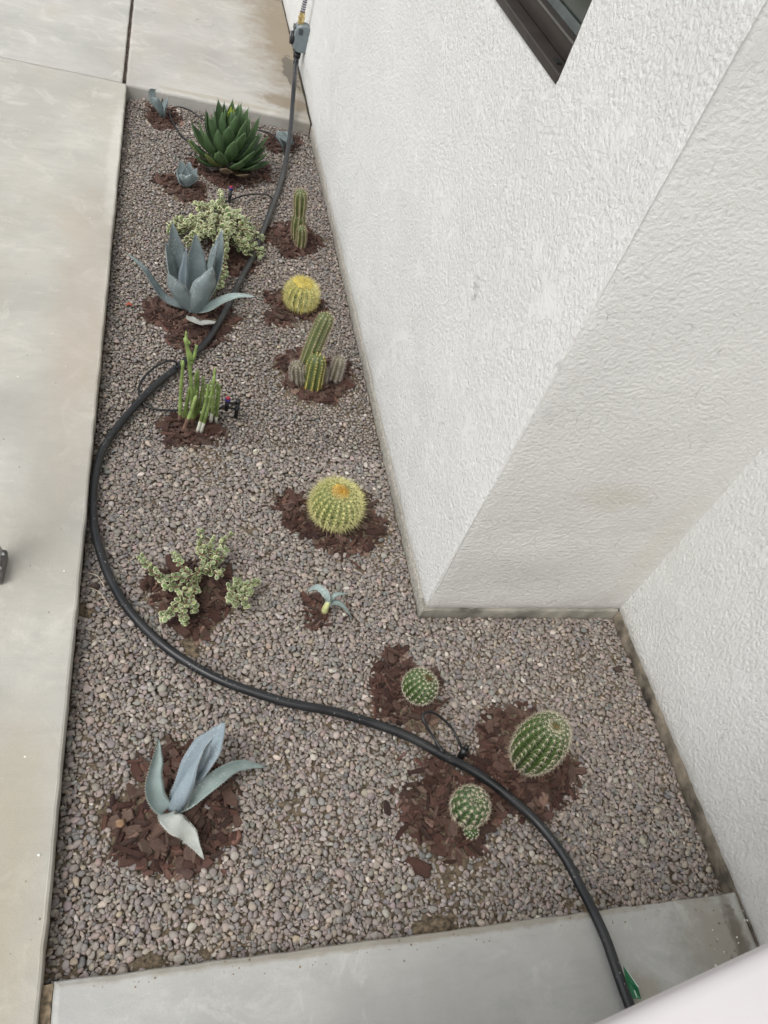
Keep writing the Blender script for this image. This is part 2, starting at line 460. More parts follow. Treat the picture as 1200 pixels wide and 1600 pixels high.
def tube(mb, pts, r, sides=10, mi=0, cap=True, jit=0):
    n = len(pts); rr = r if isinstance(r, (list, tuple)) else [r] * n
    T = [(pts[min(i + 1, n - 1)] - pts[max(i - 1, 0)]).normalized() for i in range(n)]
    up = Vector((0, 0, 1)) if abs(T[0].z) < .9 else Vector((1, 0, 0))
    a = T[0].cross(up).normalized(); vs = []
    for i in range(n):
        a = (a - T[i] * a.dot(T[i])).normalized(); b = T[i].cross(a)
        for k in range(sides):
            w = 2 * math.pi * k / sides
            q = rr[i] * (1 + random.uniform(-jit, jit))
            vs.append(pts[i] + (a * math.cos(w) + b * math.sin(w)) * q)
    fs = [(i * sides + k, i * sides + (k + 1) % sides, (i + 1) * sides + (k + 1) % sides, (i + 1) * sides + k) for i in range(n - 1) for k in range(sides)]
    if cap:
        fs.append(tuple(range(sides))[::-1]); fs.append(tuple(range((n - 1) * sides, n * sides)))
    return mb.add(vs, fs, mi)
def cyl(mb, p0, p1, r0, r1=None, sides=14, mi=0):
    p0, p1 = Vector(p0), Vector(p1)
    return tube(mb, [p0, p1], [r0, r1 if r1 is not None else r0], sides, mi)
def spike(mb, p, d, r, mi=0, col=None):          # thin three-sided needle
    d = Vector(d); t = d.normalized(); u = Vector((0, 0, 1)) if abs(t.z) < .8 else Vector((1, 0, 0))
    a = t.cross(u).normalized(); b = t.cross(a); p = Vector(p)
    vs = [p + (a * math.cos(w) + b * math.sin(w)) * r for w in (0, 2.094, 4.189)] + [p + d]
    mb.add(vs, [(0, 1, 3), (1, 2, 3), (2, 0, 3)], mi, col)
def grid_noise(nx, ny, cells, seed):
    r = np.random.default_rng(seed); cx, cy = cells
    g = r.uniform(-1, 1, (cy + 2, cx + 2))
    x = np.linspace(0, cx, nx); y = np.linspace(0, cy, ny)
    xi = x.astype(int); yi = y.astype(int); fx = x - xi; fy = y - yi
    fx = fx * fx * (3 - 2 * fx); fy = (fy * fy * (3 - 2 * fy))[:, None]
    a = g[np.ix_(yi, xi)]; b = g[np.ix_(yi, xi + 1)]; c = g[np.ix_(yi + 1, xi)]; d = g[np.ix_(yi + 1, xi + 1)]
    return (a * (1 - fx) + b * fx) * (1 - fy) + (c * (1 - fx) + d * fx) * fy

# ---------------------------------------------------------------- setting
XL, XW, XR = -.094, .690, 1.242            # walkway edge, long wall, right wall
YK, YC, YF = .268, .964, 3.52              # near kerb edge, wall corner, far slab edge
ZT = .034                                  # top of the concrete
mb = MB(); mb.add([(-40, -40, -.3), (40, -40, -.3), (40, 60, -.3), (-40, 60, -.3)], [(0, 1, 2, 3)])
mb.build('ground', M['ground'], smooth=False, kind='structure')

def slab(name, x0, x1, y0, y1, top, m, parent, bev=.006, z0=-.25, notch=0, chip=()):
    """cast slab with tooled, slightly uneven edges; the outline is jittered and the top rim rounded"""
    pts = []
    def edge(a, b):
        L = (Vector(b) - Vector(a)).length; n = max(2, min(160, int(L / .03)))
        for i in range(n):
            t = i / n; pts.append([a[0] + (b[0] - a[0]) * t, a[1] + (b[1] - a[1]) * t])
    edge((x0, y0), (x1, y0)); edge((x1, y0), (x1, y1)); edge((x1, y1), (x0, y1)); edge((x0, y1), (x0, y0))
    n = len(pts); cx, cy = (x0 + x1) / 2, (y0 + y1) / 2
    mbs = MB(); rings = []
    jit = [random.uniform(-1, 1) * .0012 for _ in range(n)]
    for inset, z in ((0, z0), (0, top - bev), (bev * .3, top - bev * .3), (bev, top)):
        ring = []
        for (x, y), j in zip(pts, jit):
            sx = min(max(x, x0 + inset), x1 - inset); sy = min(max(y, y0 + inset), y1 - inset)
            ring.append((sx + j, sy + j, z + (j * .5 if z > 0 else 0)))
        rings.append(ring)
    vs = [p for r_ in rings for p in r_]
    fs = [(r_ * n + i, r_ * n + (i + 1) % n, (r_ + 1) * n + (i + 1) % n, (r_ + 1) * n + i) for r_ in range(3) for i in range(n)]
    fs.append(tuple(3 * n + i for i in range(n)))
    mbs.add(vs, fs); return mbs.build(name, m, parent, smooth=False)
pave = empty('walkway', (-1, 2, 0), kind='structure')
slab('slab', -1.75, XL, -1.6, 3.522, ZT, M['walk'], pave)
slab('slab', -1.75, -.111, 3.530, 7.2, ZT, M['walk_far'], pave)
pad = empty('patio', (.3, 5, 0), kind='structure')
slab('slab', -.098, XW - .004, YF, 5.02, ZT - .002, M['pad_far'], pad, bev=.009)
slab('slab', -.098, XW - .004, 5.028, 8.2, ZT - .002, M['pad_far'], pad)
kerb = empty('path', (.6, 0, 0), kind='structure')
slab('slab', XL + .017, XR - .004, -1.6, YK, ZT - .004, M['kerb'], kerb, bev=.010)
# joints between the slabs (dirt and an old expansion board), a few mm below the tops
def strip(name, x0, x1, y0, y1, z, m, parent, amp=.003):
    nx = max(1, int((x1 - x0) / .006)); ny = max(1, int((y1 - y0) / .012)); ny = min(ny, 300); nx = min(nx, 120)
    vs = [(x0 + (x1 - x0) * i / nx, y0 + (y1 - y0) * j / ny, z + random.uniform(-amp, amp)) for j in range(ny + 1) for i in range(nx + 1)]
    fs = [(j * (nx + 1) + i, j * (nx + 1) + i + 1, (j + 1) * (nx + 1) + i + 1, (j + 1) * (nx + 1) + i) for j in range(ny) for i in range(nx)]
    return MB().add(vs, fs).build(name, m, parent)
strip('joint_filler', XL + .001, XL + .0165, -1.6, YK - .002, .020, M['joint'], kerb, .004)
strip('expansion_board', -.110, -.099, 3.532, 7.2, .016, M['joint_red'], pad, .003)
strip('joint_filler', -1.75, XL, 3.5225, 3.5295, .020, M['joint_red'], pave, .002)
strip('joint_filler', -.09, XW - .01, 5.0205, 5.0275, .018, M['joint_red'], pad, .002)
# cast round covers / formwork marks in the far pad
def round_mark(px, py, r):
    c = G(px, py, ZT); m_ = MB(); vs, fs = [], []
    n = 28
    for rr, z in ((r, -.0005), (r * .93, .0022), (r * .84, .0022), (r * .78, -.0005)):
        vs += [(c.x + rr * math.cos(2 * math.pi * i / n), c.y + rr * math.sin(2 * math.pi * i / n), ZT - .002 + z) for i in range(n)]
    fs = [(k * n + i, k * n + (i + 1) % n, (k + 1) * n + (i + 1) % n, (k + 1) * n + i) for k in range(3) for i in range(n)]
    m_.add(vs, fs); return m_.build('cast_ring', M['pad_far'], pad)
round_mark(318, 35, .048); round_mark(233, 17, .028)

# ---------------------------------------------------------------- house
house = empty('house', (1.0, 3.0, 0), 'white stucco house wall with a bronze-framed window above the gravel bed', 'house')
Z0, Z1 = .022, 3.3
def wall(name, axis, fixed, a0, a1, m, hole=None, flip=False, round0=False, round1=False, seed=1):
    """plaster face as a 12 mm grid with a few mm of real unevenness; axis: 'y' (face at x=fixed) or 'x' (face at y=fixed)"""
    near = np.arange(min(a0, a1), min(max(a0, a1), 3.4), .014)
    rest = np.arange(near[-1] + .04, max(a0, a1), .08) if max(a0, a1) > near[-1] + .06 else np.array([])
    A = np.unique(np.concatenate([near, rest, [max(a0, a1)]] + ([[hole[0], hole[1]]] if hole else [])).round(4))
    Zs = np.unique(np.concatenate([np.arange(Z0, .35, .012), np.arange(.35, 1.6, .02), np.arange(1.6, Z1, .1), [Z1]] + ([[hole[2], hole[3]]] if hole else [])).round(4))
    nx, nz = len(A), len(Zs)
    r_ = np.random.default_rng(seed)
    D = grid_noise(nx, nz, (max(3, nx // 9), max(3, nz // 9)), seed) * .0022 + r_.uniform(-1, 1, (nz, nx)) * .0006
    edge = r_.uniform(-.0018, .0018, nx)
    vs = []
    for j, z in enumerate(Zs):
        for i, a in enumerate(A):
            d = float(D[j, i]); zz = float(z)
            if j == 0: zz += float(edge[i])
            inset = 0
            if round0: e = a - A[0]; inset = .0025 * max(0, 1 - e / .014) ** 2
            if round1: e = A[-1] - a; inset = .0025 * max(0, 1 - e / .014) ** 2
            if j == 0: inset += .004
            if axis == 'y': vs.append((fixed - d + inset, float(a), zz))
            else: vs.append((float(a), fixed - d + inset, zz))
    fs = []
    for j in range(nz - 1):
        for i in range(nx - 1):
            if hole and A[i] >= hole[0] - 1e-4 and A[i + 1] <= hole[1] + 1e-4 and Zs[j] >= hole[2] - 1e-4 and Zs[j + 1] <= hole[3] + 1e-4: continue
            q = (j * nx + i, j * nx + i + 1, (j + 1) * nx + i + 1, (j + 1) * nx + i)
            fs.append(q[::-1] if flip else q)
    return MB().add(vs, fs).build(name, m, house)
WY0, WY1, WZ0, WZ1 = 1.392, 2.55, 1.078, 2.25
wall('wall', 'y', XW, YC, 8.5, M['stucco_long'], hole=(WY0, WY1, WZ0, WZ1), flip=True, round0=True, seed=3)
wall('wall', 'x', YC, XW, XR + .01, M['stucco_return'], round0=True, seed=5)
wall('wall', 'y', XR, -1.7, YC + .01, M['stucco_right'], flip=True, seed=8)
mb = MB(); mb.box(XW - .12, 5, -1.9, 8.8, Z1 - .002, Z1 + .12); mb.build('roof', M['foundation'], house, smooth=False)
# window: reveals, sill, frame, glazing
mb = MB()
D_ = .075
n = 60
def jag(k): return random.uniform(-.003, .003)
for (ya, yb, za, zb) in ((WY0, WY0, WZ0, WZ1), (WY1, WY1, WZ0, WZ1), (WY0, WY1, WZ1, WZ1)):
    mb.add([(XW, ya, za), (XW + D_, ya, za), (XW + D_, yb, zb), (XW, yb, zb)], [(0, 1, 2, 3)])
mb.build('reveal', M['bronze'], house, smooth=False)
win = MB()
x0 = XW + .004
win.box(x0 - .008, x0 + .075, WY0 + .002, WY1 - .002, WZ0 - .006, WZ0 + .012, bev=.003)       # metal sill
win.box(x0 + .028, x0 + .07, WY0 + .002, WY1 - .002, WZ0 + .0125, WZ0 + .048, bev=.002)
win.box(x0 + .010, x0 + .07, WY0 + .002, WY0 + .034, WZ0 + .0125, WZ1 - .002, bev=.003)
win.box(x0 + .010, x0 + .07, WY1 - .034, WY1 - .002, WZ0 + .0125, WZ1 - .002, bev=.003)
win.box(x0 + .010, x0 + .07, WY0 + .035, WY1 - .035, WZ1 - .04, WZ1 - .002, bev=.003)
wf = win.build('window', M['bronze'], house)
b_ = MB(); b_.box(x0 + .0255, x0 + .0282, WY0 + .035, WY1 - .035, WZ0 + .045, WZ0 + .0485); b_.build('glazing_bead', M['bronze_light'], wf, smooth=False)
b_ = MB(); b_.box(x0 + .048, x0 + .053, WY0 + .035, WY1 - .035, WZ0 + .0485, WZ0 + .064); b_.box(x0 + .048, x0 + .053, WY0 + .035, WY0 + .050, WZ0 + .0645, WZ1 - .04)
b_.build('spacer_bar', M['spacer'], wf, smooth=False)
b_ = MB(); b_.box(x0 + .056, x0 + .060, WY0 + .034, WY1 - .034, WZ0 + .0485, WZ1 - .04); b_.build('pane', M['glass'], wf, smooth=False)
b_ = MB(); b_.box(x0 + .004, x0 + .010, WY0 + .050, WY0 + .075, WZ0 + .0122, WZ0 + .0145); b_.box(x0 + .012, x0 + .014, WY0 + .050, WY0 + .075, WZ0 + .0122, WZ0 + .016)
b_.build('weep_cover', M['gasket'], wf, smooth=False)
# concrete stem wall showing below the plaster
def found(axis, fixed, a0, a1, m, out, top=.031):
    n = int(abs(a1 - a0) / .02); vs = []
    for z in (-.2, -.01, top - .008, top):
        for i in range(n + 1):
            a = a0 + (a1 - a0) * i / n
            o = out + random.uniform(-.0015, .0015) - (.003 if z == top else 0)
            zz = z + (random.uniform(-.002, .002) if z == top else 0)
            vs.append((fixed - o, a, zz) if axis == 'y' else (a, fixed - o, zz))
        
    # top lip back into the wall
    for i in range(n + 1):
        a = a0 + (a1 - a0) * i / n
        vs.append((fixed + .03, a, top) if axis == 'y' else (a, fixed + .03, top))
    k = n + 1
    fs = [(j * k + i, (j + 1) * k + i, (j + 1) * k + i + 1, j * k + i + 1) for j in range(4) for i in range(n)]
    MB().add(vs, fs).build('foundation', m, house)
found('y', XW, YC - .003, YF, M['foundation_painted'], .000, top=.020)
found('x', YC, XW - .002, XR, M['foundation'], .002, top=.024)
found('y', XR, -1.7, YC, M['foundation_dark'], -.001, top=.022)

# ---------------------------------------------------------------- bed: soil, then gravel dropped stone by stone
RES = .0025
GX0, GX1, GY0, GY1 = XL - .02, XR + .02, YK - .03, YF + .03
nx, ny = int((GX1 - GX0) / RES), int((GY1 - GY0) / RES)
X = GX0 + (np.arange(nx) + .5) * RES; Y = GY0 + (np.arange(ny) + .5) * RES
XX, YY = np.meshgrid(X, Y)
base = -.018 + grid_noise(nx, ny, (9, 22), 2) * .004 + grid_noise(nx, ny, (30, 70), 4) * .0015
base -= .010 * np.clip(1 - (XX - XL) / .035, 0, 1) * (YY > .5)
base -= .014 * np.clip((YY - 3.0) / .45, 0, 1)
base -= .002 * np.clip(1 - (XR - XX) / .02, 0, 1)
base += .002 * np.clip(1 - (YY - YK) / .08, 0, 1)
base -= .004 * np.clip(1 - (XW - XX) / .02, 0, 1) * (YY > YC)
bare = np.zeros((ny, nx))
for px, py, r, dep in ((682, 1447, .017, 1), (235, 1503, .014, .7), (145, 690, .022, .9), (133, 950, .02, .8), (390, 825, .028, .5),
                  (303, 1010, .025, .7), (140, 600, .02, .6), (920, 1420, .03, .45), (700, 1385, .022, .25), (90, 1520, .02, .4), (172, 870, .018, .4)):
    c = G(px, py, -.005)
    d = np.hypot((XX - c.x) / (1.7 if py > 1400 else 1), YY - c.y) + grid_noise(nx, ny, (60, 150), int(px)) * .012
    bare = np.maximum(bare, dep * np.clip(1.4 - d / r, 0, 1))
soilH = base + bare * .013

# planting patches of bark: outlines in photo pixels
PATCH = [
 ('m_l', [(232,168),(248,160),(275,168),(285,182),(272,196),(250,198),(234,186)], 'thin bark mulch around the small blue agave in the far left corner of the bed', .006),
 ('m_green', [(300,240),(330,262),(360,255),(400,258),(418,252),(420,272),(398,284),(360,288),(335,280),(312,262),(298,250)], 'reddish bark mulch under the big green rosette agave', .012),
 ('m_r', [(415,208),(440,202),(466,205),(474,222),(455,236),(428,234),(414,224)], 'dark bark mulch beside the hose under the farthest right succulent', .006),
 ('m_s', [(246,275),(262,266),(288,268),(320,286),(330,305),(308,314),(280,306),(258,294)], 'bark mulch around the small cupped blue agave below the green rosette', .008),
 ('m_j', [(330,372),(360,368),(395,378),(402,415),(375,425),(345,410)], 'bark mulch added for the dark underneath the big variegated trailing shrub', .008),  # no mulch visible here; patch added to darken the ground under the shrub
 ('m_b', [(222,472),(250,458),(290,470),(330,462),(358,470),(370,500),(350,525),(318,535),(290,542),(262,532),(262,505),(232,495)], 'bark mulch ring around the large blue agave near the hose', .012),
 ('m_t', [(424,348),(448,342),(470,350),(492,358),(505,375),(490,390),(462,400),(436,385),(420,370)], 'bark mulch around the upright two-jointed column cactus', .010),
 ('m_g1', [(414,452),(440,446),(480,460),(512,465),(516,482),(492,496),(462,497),(436,502),(414,492),(428,470)], 'bark mulch around the small yellow barrel cactus', .010),
 ('m_c', [(432,556),(455,550),(500,552),(545,562),(546,590),(535,612),(510,627),(478,625),(458,605),(440,580)], 'bark mulch around the clustered leaning column cactus', .014),
 ('m_p', [(246,652),(262,645),(300,650),(342,655),(350,672),(328,684),(300,690),(270,684),(250,668)], 'bark mulch around the upright green pencil stems', .010),
 ('m_g2', [(428,770),(470,765),(478,780),(520,762),(575,768),(594,790),(598,830),(575,858),(540,868),(500,850),(468,838),(448,815),(445,790)], 'wide bark mulch ring around the large golden barrel cactus', .016),
 ('m_v', [(228,905),(255,890),(290,868),(312,872),(345,890),(362,925),(345,960),(330,990),(308,1002),(285,985),(250,955),(232,930)], 'bark mulch beneath the low variegated trailing plant in the middle of the bed', .014),
 ('m_w', [(476,930),(492,922),(512,926),(516,945),(504,965),(484,968),(474,950)], 'small dark scoop of bark mulch beside the tiny three-leaved agave', .008),
 ('m_x', [(612,1012),(632,1008),(640,1030),(680,1045),(692,1080),(685,1115),(660,1142),(628,1135),(595,1112),(584,1075),(586,1040),(605,1030)], 'bark mulch around the green barrel cactus nearest the wall corner', .016),
 ('m_y', [(768,1100),(800,1094),(840,1110),(880,1180),(906,1200),(900,1235),(870,1262),(830,1268),(790,1245),(745,1215),(722,1190),(752,1165),(755,1130)], 'bark mulch around the largest green barrel cactus, right of the hose', .018),
 ('m_z', [(680,1178),(720,1195),(780,1240),(795,1262),(775,1290),(745,1320),(710,1345),(680,1338),(650,1310),(628,1285),(640,1230)], 'bark mulch around the lowest small green barrel cactus, left of the hose', .018),
 ('m_a', [(235,1180),(275,1160),(330,1175),(375,1215),(385,1240),(365,1290),(330,1325),(280,1348),(235,1350),(190,1340),(172,1290),(175,1255),(205,1225),(215,1195)], 'large bark mulch circle around the pale blue agave at the near left', .016),
]
def inside(poly, xs, ys):
    r = np.zeros(xs.shape, bool); n = len(poly)
    for i in range(n):
        x1, y1 = poly[i]; x2, y2 = poly[(i + 1) % n]
        if y1 == y2: continue
        c = ((y1 > ys) != (y2 > ys)) & (xs < (x2 - x1) * (ys - y1) / (y2 - y1) + x1)
        r ^= c
    return r
wob = grid_noise(nx, ny, (50, 120), 31) * .013 + grid_noise(nx, ny, (20, 50), 33) * .012; wob2 = grid_noise(nx, ny, (50, 120), 32) * .013 + grid_noise(nx, ny, (20, 50), 34) * .012
patch_masks = []
allm = np.zeros((ny, nx), bool)
for key, poly, lab, hgt in PATCH:
    pw = [tuple(G(px, py, .004))[:2] for px, py in poly]
    m_ = inside(pw, XX + wob, YY + wob2)
    m_ &= ~((XX < XL + .003))
    patch_masks.append((key, pw, m_, lab, hgt)); allm |= m_
def blur(a, k):
    a = a.astype(float)
    for ax in (0, 1):
        for _ in range(2):
            c = np.cumsum(np.pad(a, [(k + 1, k) if i == ax else (0, 0) for i in (0, 1)], mode='edge'), axis=ax)
            a = (np.take(c, range(2 * k + 1, c.shape[ax]), axis=ax) - np.take(c, range(0, c.shape[ax] - 2 * k - 1), axis=ax)) / (2 * k + 1)
    return a
soft = blur(allm, 4)
deep = blur(allm, 8)
soilH = soilH + deep * .004
# soil mesh (visible between the stones and in the bare spots)
st = 3
sx, sy = X[::st], Y[::st]
SH = soilH[::st, ::st] + rng.uniform(-.0008, .0008, soilH[::st, ::st].shape)
vx, vy = np.meshgrid(sx, sy)
ins = (vx > XL - .01) & (vx < np.where(vy > YC, XW, XR) + .01)
V = np.stack([vx, vy, SH], -1).reshape(-1, 3)
k = len(sx)
I = (np.arange(len(sy) - 1)[:, None] * k + np.arange(k - 1)[None]).ravel()
keep = ins[:-1, :-1].ravel() & ins[1:, 1:].ravel()
I = I[keep]
F = np.stack([I, I + 1, I + k + 1, I + k], -1)
def mesh_np(name, V, F, m, smooth=True, cols=None):
    me = bpy.data.meshes.new(name)
    me.vertices.add(len(V)); me.vertices.foreach_set('co', np.ascontiguousarray(V, dtype=np.float32).ravel())
    nf, q = F.shape
    me.loops.add(nf * q); me.loops.foreach_set('vertex_index', np.ascontiguousarray(F, dtype=np.int32).ravel())
    me.polygons.add(nf); me.polygons.foreach_set('loop_start', np.arange(0, nf * q, q, dtype=np.int32))
    me.polygons.foreach_set('loop_total', np.full(nf, q, dtype=np.int32))
    me.polygons.foreach_set('use_smooth', np.full(nf, smooth))
    me.materials.append(m)
    if cols is not None:
        at = me.color_attributes.new('Col', 'FLOAT_COLOR', 'POINT')
        at.data.foreach_set('color', np.ascontiguousarray(cols, dtype=np.float32).ravel())
    me.update(calc_edges=True); me.validate()
    o = bpy.data.objects.new(name, me); C.objects.link(o); return o
o = mesh_np('soil', V, F, M['soil']); tag(o, kind='structure')

Hm = soilH.copy()
XXl, YYl = X, Y
def drop(cx, cy, a, b, c, yaw, Hm, settle=.55, maxslope=.55, flatc=False):
    """rest one flattened stone or chip on the height map; returns centre z and the local slope"""
    R_ = max(a, b)
    i0 = int((cx - R_ - GX0) / RES); i1 = int((cx + R_ - GX0) / RES) + 1
    j0 = int((cy - R_ - GY0) / RES); j1 = int((cy + R_ - GY0) / RES) + 1
    if i0 < 0 or j0 < 0 or i1 >= nx or j1 >= ny: return None
    dx = (XXl[i0:i1] - cx)[None, :]; dy = (YYl[j0:j1] - cy)[:, None]
    cs, sn = math.cos(yaw), math.sin(yaw)
    u = dx * cs + dy * sn; v = -dx * sn + dy * cs
    e = 1 - (u / a) ** 2 - (v / b) ** 2
    msk = e > 0
    h = Hm[j0:j1, i0:i1]
    nn = msk.sum()
    if nn < 3: return None
    hv = h[msk]; du = (dx + 0 * dy)[msk]; dv = (dy + 0 * dx)[msk]
    mean = hv.mean()
    gx = float((hv * (du - du.mean())).sum() / (((du - du.mean()) ** 2).sum() + 1e-9)); gy = float((hv * (dv - dv.mean())).sum() / (((dv - dv.mean()) ** 2).sum() + 1e-9))
    g = math.hypot(gx, gy)
    if g > maxslope: gx *= maxslope / g; gy *= maxslope / g
    z0 = mean + c * settle
    top = z0 + gx * dx + gy * dy + (c * np.sqrt(np.clip(e, 0, 1)) if not flatc else c)
    h[msk] = np.maximum(h, top)[msk]
    return z0, gx, gy

t_area = (XW - XL) * (YF - YC) + (XR - XL) * (YC - YK)
NP = 122000
stones = []
cand_x = rng.uniform(XL + .004, XR - .001, (NP * 4)); cand_y = YK + .004 + (YF - .008 - YK) * rng.uniform(0, 1, NP * 4)
okc = (cand_x < np.where(cand_y > YC - .004, XW - .004, XR - .002))
cand = np.stack([cand_x[okc], cand_y[okc]], -1)
ci = (((cand[:, 0] - GX0) / RES).astype(int)); cj = (((cand[:, 1] - GY0) / RES).astype(int))
rej = rng.uniform(0, 1, len(cand)) < np.clip(soft[cj, ci] * .97, 0, 1) ** .7
rej |= rng.uniform(0, 1, len(cand)) < bare[cj, ci] * .93
cand = cand[~rej]; ci = ci[~rej]; cj = cj[~rej]
K = 3
n_st = int(len(cand) / K)
n_st = min(n_st, NP)
A_ = np.clip(rng.lognormal(math.log(.0049), .38, n_st), .0024, .0108)
B_ = A_ * rng.uniform(.52, .92, n_st); C_ = B_ * rng.uniform(.36, .70, n_st)
YW = rng.uniform(0, math.pi, n_st)
for q in range(n_st):
    ks = range(q * K, q * K + K)
    best = min(ks, key=lambda t: Hm[cj[t], ci[t]])
    cx, cy = float(cand[best, 0]), float(cand[best, 1])
    a, b, c = float(A_[q]), float(B_[q]), float(C_[q])
    r = drop(cx, cy, a, b, c, float(YW[q]), Hm)
    if r: stones.append((cx, cy, r[0], a, b, c, float(YW[q]), r[1], r[2]))
# a few strays on the mulch edges and kerb
S = np.array(stones)
# leave out stones that ended up buried
ji = ((S[:, 1] - GY0) / RES).astype(int); ii = ((S[:, 0] - GX0) / RES).astype(int)
vis = np.zeros(len(S), bool)
for ox, oy in ((0, 0), (.7, 0), (-.7, 0), (0, .7), (0, -.7)):
    a_ = np.clip(ii + (ox * S[:, 3] / RES).astype(int), 0, nx - 1); b_2 = np.clip(ji + (oy * S[:, 3] / RES).astype(int), 0, ny - 1)
    vis |= Hm[b_2, a_] < S[:, 2] + S[:, 5] * 1.25 + .0012
S = S[vis]
import bmesh
def ico(sub):
    bm = bmesh.new(); bmesh.ops.create_icosphere(bm, subdivisions=sub, radius=1)
    v = np.array([x.co[:] for x in bm.verts]); f = np.array([[w.index for w in x.verts] for x in bm.faces]); bm.free(); return v, f
def variants(v, n, seed, amp):
    r_ = np.random.default_rng(seed); out = []
    for _ in range(n):
        w = v.copy(); s = np.ones(len(v))
        for _k in range(7):                            # a few flattened facets, like a worn stone
            d = r_.normal(size=3); d /= np.linalg.norm(d)
            t = v @ d; lim = r_.uniform(.50, .86)
            s = np.where(t > lim, np.minimum(s, lim / np.maximum(t, 1e-6)), s)
        d = r_.normal(size=3); d /= np.linalg.norm(d)
        w = v * s[:, None] * (1 + amp * (v @ d)[:, None] + r_.uniform(-.03, .03, len(v))[:, None])
        out.append(w)
    return out
PAL = np.array([(.310, .268, .245), (.350, .302, .270), (.270, .242, .226), (.235, .222, .218), (.330, .272, .248), (.410, .365, .33), (.290, .258, .230),
                (.20, .198, .20), (.375, .312, .255), (.300, .258, .244), (.53, .49, .445), (.315, .288, .275)])
PW = np.array([.15, .12, .13, .10, .12, .07, .09, .04, .05, .09, .022, .10]); PW /= PW.sum()
def rotm(S):
    n = len(S); nrm = np.stack([-S[:, 7], -S[:, 8], np.ones(n)], -1)
    nrm += rng.normal(0, .13, (n, 3)) * [1, 1, 0]
    nrm /= np.linalg.norm(nrm, axis=1, keepdims=True)
    u = np.stack([np.cos(S[:, 6]), np.sin(S[:, 6]), np.zeros(n)], -1)
    u -= nrm * (u * nrm).sum(1, keepdims=True); u /= np.linalg.norm(u, axis=1, keepdims=True)
    w = np.cross(nrm, u)
    return np.stack([u, w, nrm], -1)                   # columns
allV, allF, allC, off = [], [], [], 0
for sel, sub in ((S[:, 1] < 1.5, 2), (S[:, 1] >= 1.5, 1)):
    P = S[sel]; v0, f0 = ico(sub)
    if sub == 1:                                       # split the coarse ball once for a rounder far stone
        pass
    var = np.array(variants(v0, 40, 5 + sub, .12))
    pick = rng.integers(0, len(var), len(P))
    R3 = rotm(P)
    L_ = var[pick] * P[:, None, 3:6]
    Wv = np.einsum('nij,nkj->nki', R3, L_) + P[:, None, 0:3]
    nV = v0.shape[0]
    Fv = f0[None] + (np.arange(len(P)) * nV)[:, None, None] + off
    col = PAL[rng.choice(len(PAL), len(P), p=PW)] * rng.uniform(.70, 1.24, (len(P), 1)) * (1 + rng.normal(0, .03, (len(P), 3))) * np.array([.895, .875, .84])
    allV.append(Wv.reshape(-1, 3)); allF.append(Fv.reshape(-1, 3))
    allC.append(np.repeat(np.concatenate([col, np.ones((len(P), 1))], 1), nV, 0)); off += len(P) * nV
g_o = mesh_np('gravel', np.concatenate(allV), np.concatenate(allF), M['pebble'], True, np.concatenate(allC))
tag(g_o, 'grey-brown pea gravel covering the planting bed', 'gravel', kind='stuff')
print('stones', len(S))

# ---------------------------------------------------------------- bark mulch: loose chips, the top ones each an object
def chip_mesh(seed):
    r_ = random.Random(seed)
    base_ = [(-1, -.85), (.05, -1), (1, -.8), (1, .75), (-.1, 1), (-.95, .8)]
    if seed % 3 == 0: base_ = [(-1, -.7), (.9, -1), (1, .3), (.3, 1), (-.85, .9)]
    if seed % 3 == 1: base_ = [(-.9, -1), (.7, -.9), (1.05, -.2), (.75, .9), (-.6, 1), (-1.05, .1)]
    out = [(x * r_.uniform(.82, 1.08) + r_.uniform(-.08, .08), y * r_.uniform(.62, 1.1)) for x, y in base_]
    n = len(out)
    vs = [(x, y, -1 + r_.uniform(-.2, .2)) for x, y in out]
    vs += [(x * r_.uniform(.86, .98), y * r_.uniform(.78, .98), 1 + .45 * x * r_.uniform(-1, 1) + r_.uniform(-.3, .3)) for x, y in out]
    fs = [(i, (i + 1) % n, n + (i + 1) % n, n + i) for i in range(n)] + [tuple(range(n))[::-1], tuple(range(n, 2 * n))]
    return vs, fs
CH = [chip_mesh(i) for i in range(26)]
chip_me = []
for vs, fs in CH:
    me = bpy.data.meshes.new('bark_chip'); me.from_pydata(vs, [], fs); me.materials.append(M['bark']); chip_me.append(me)
def rot_from(yaw, gx, gy, j=.22):
    n = Vector((-gx + random.gauss(0, j), -gy + random.gauss(0, j), 1)).normalized()
    u = Vector((math.cos(yaw), math.sin(yaw), 0)); u = (u - n * u.dot(n)).normalized(); w = n.cross(u)
    return Matrix(((u.x, w.x, n.x), (u.y, w.y, n.y), (u.z, w.z, n.z)))
patch_roots = {}
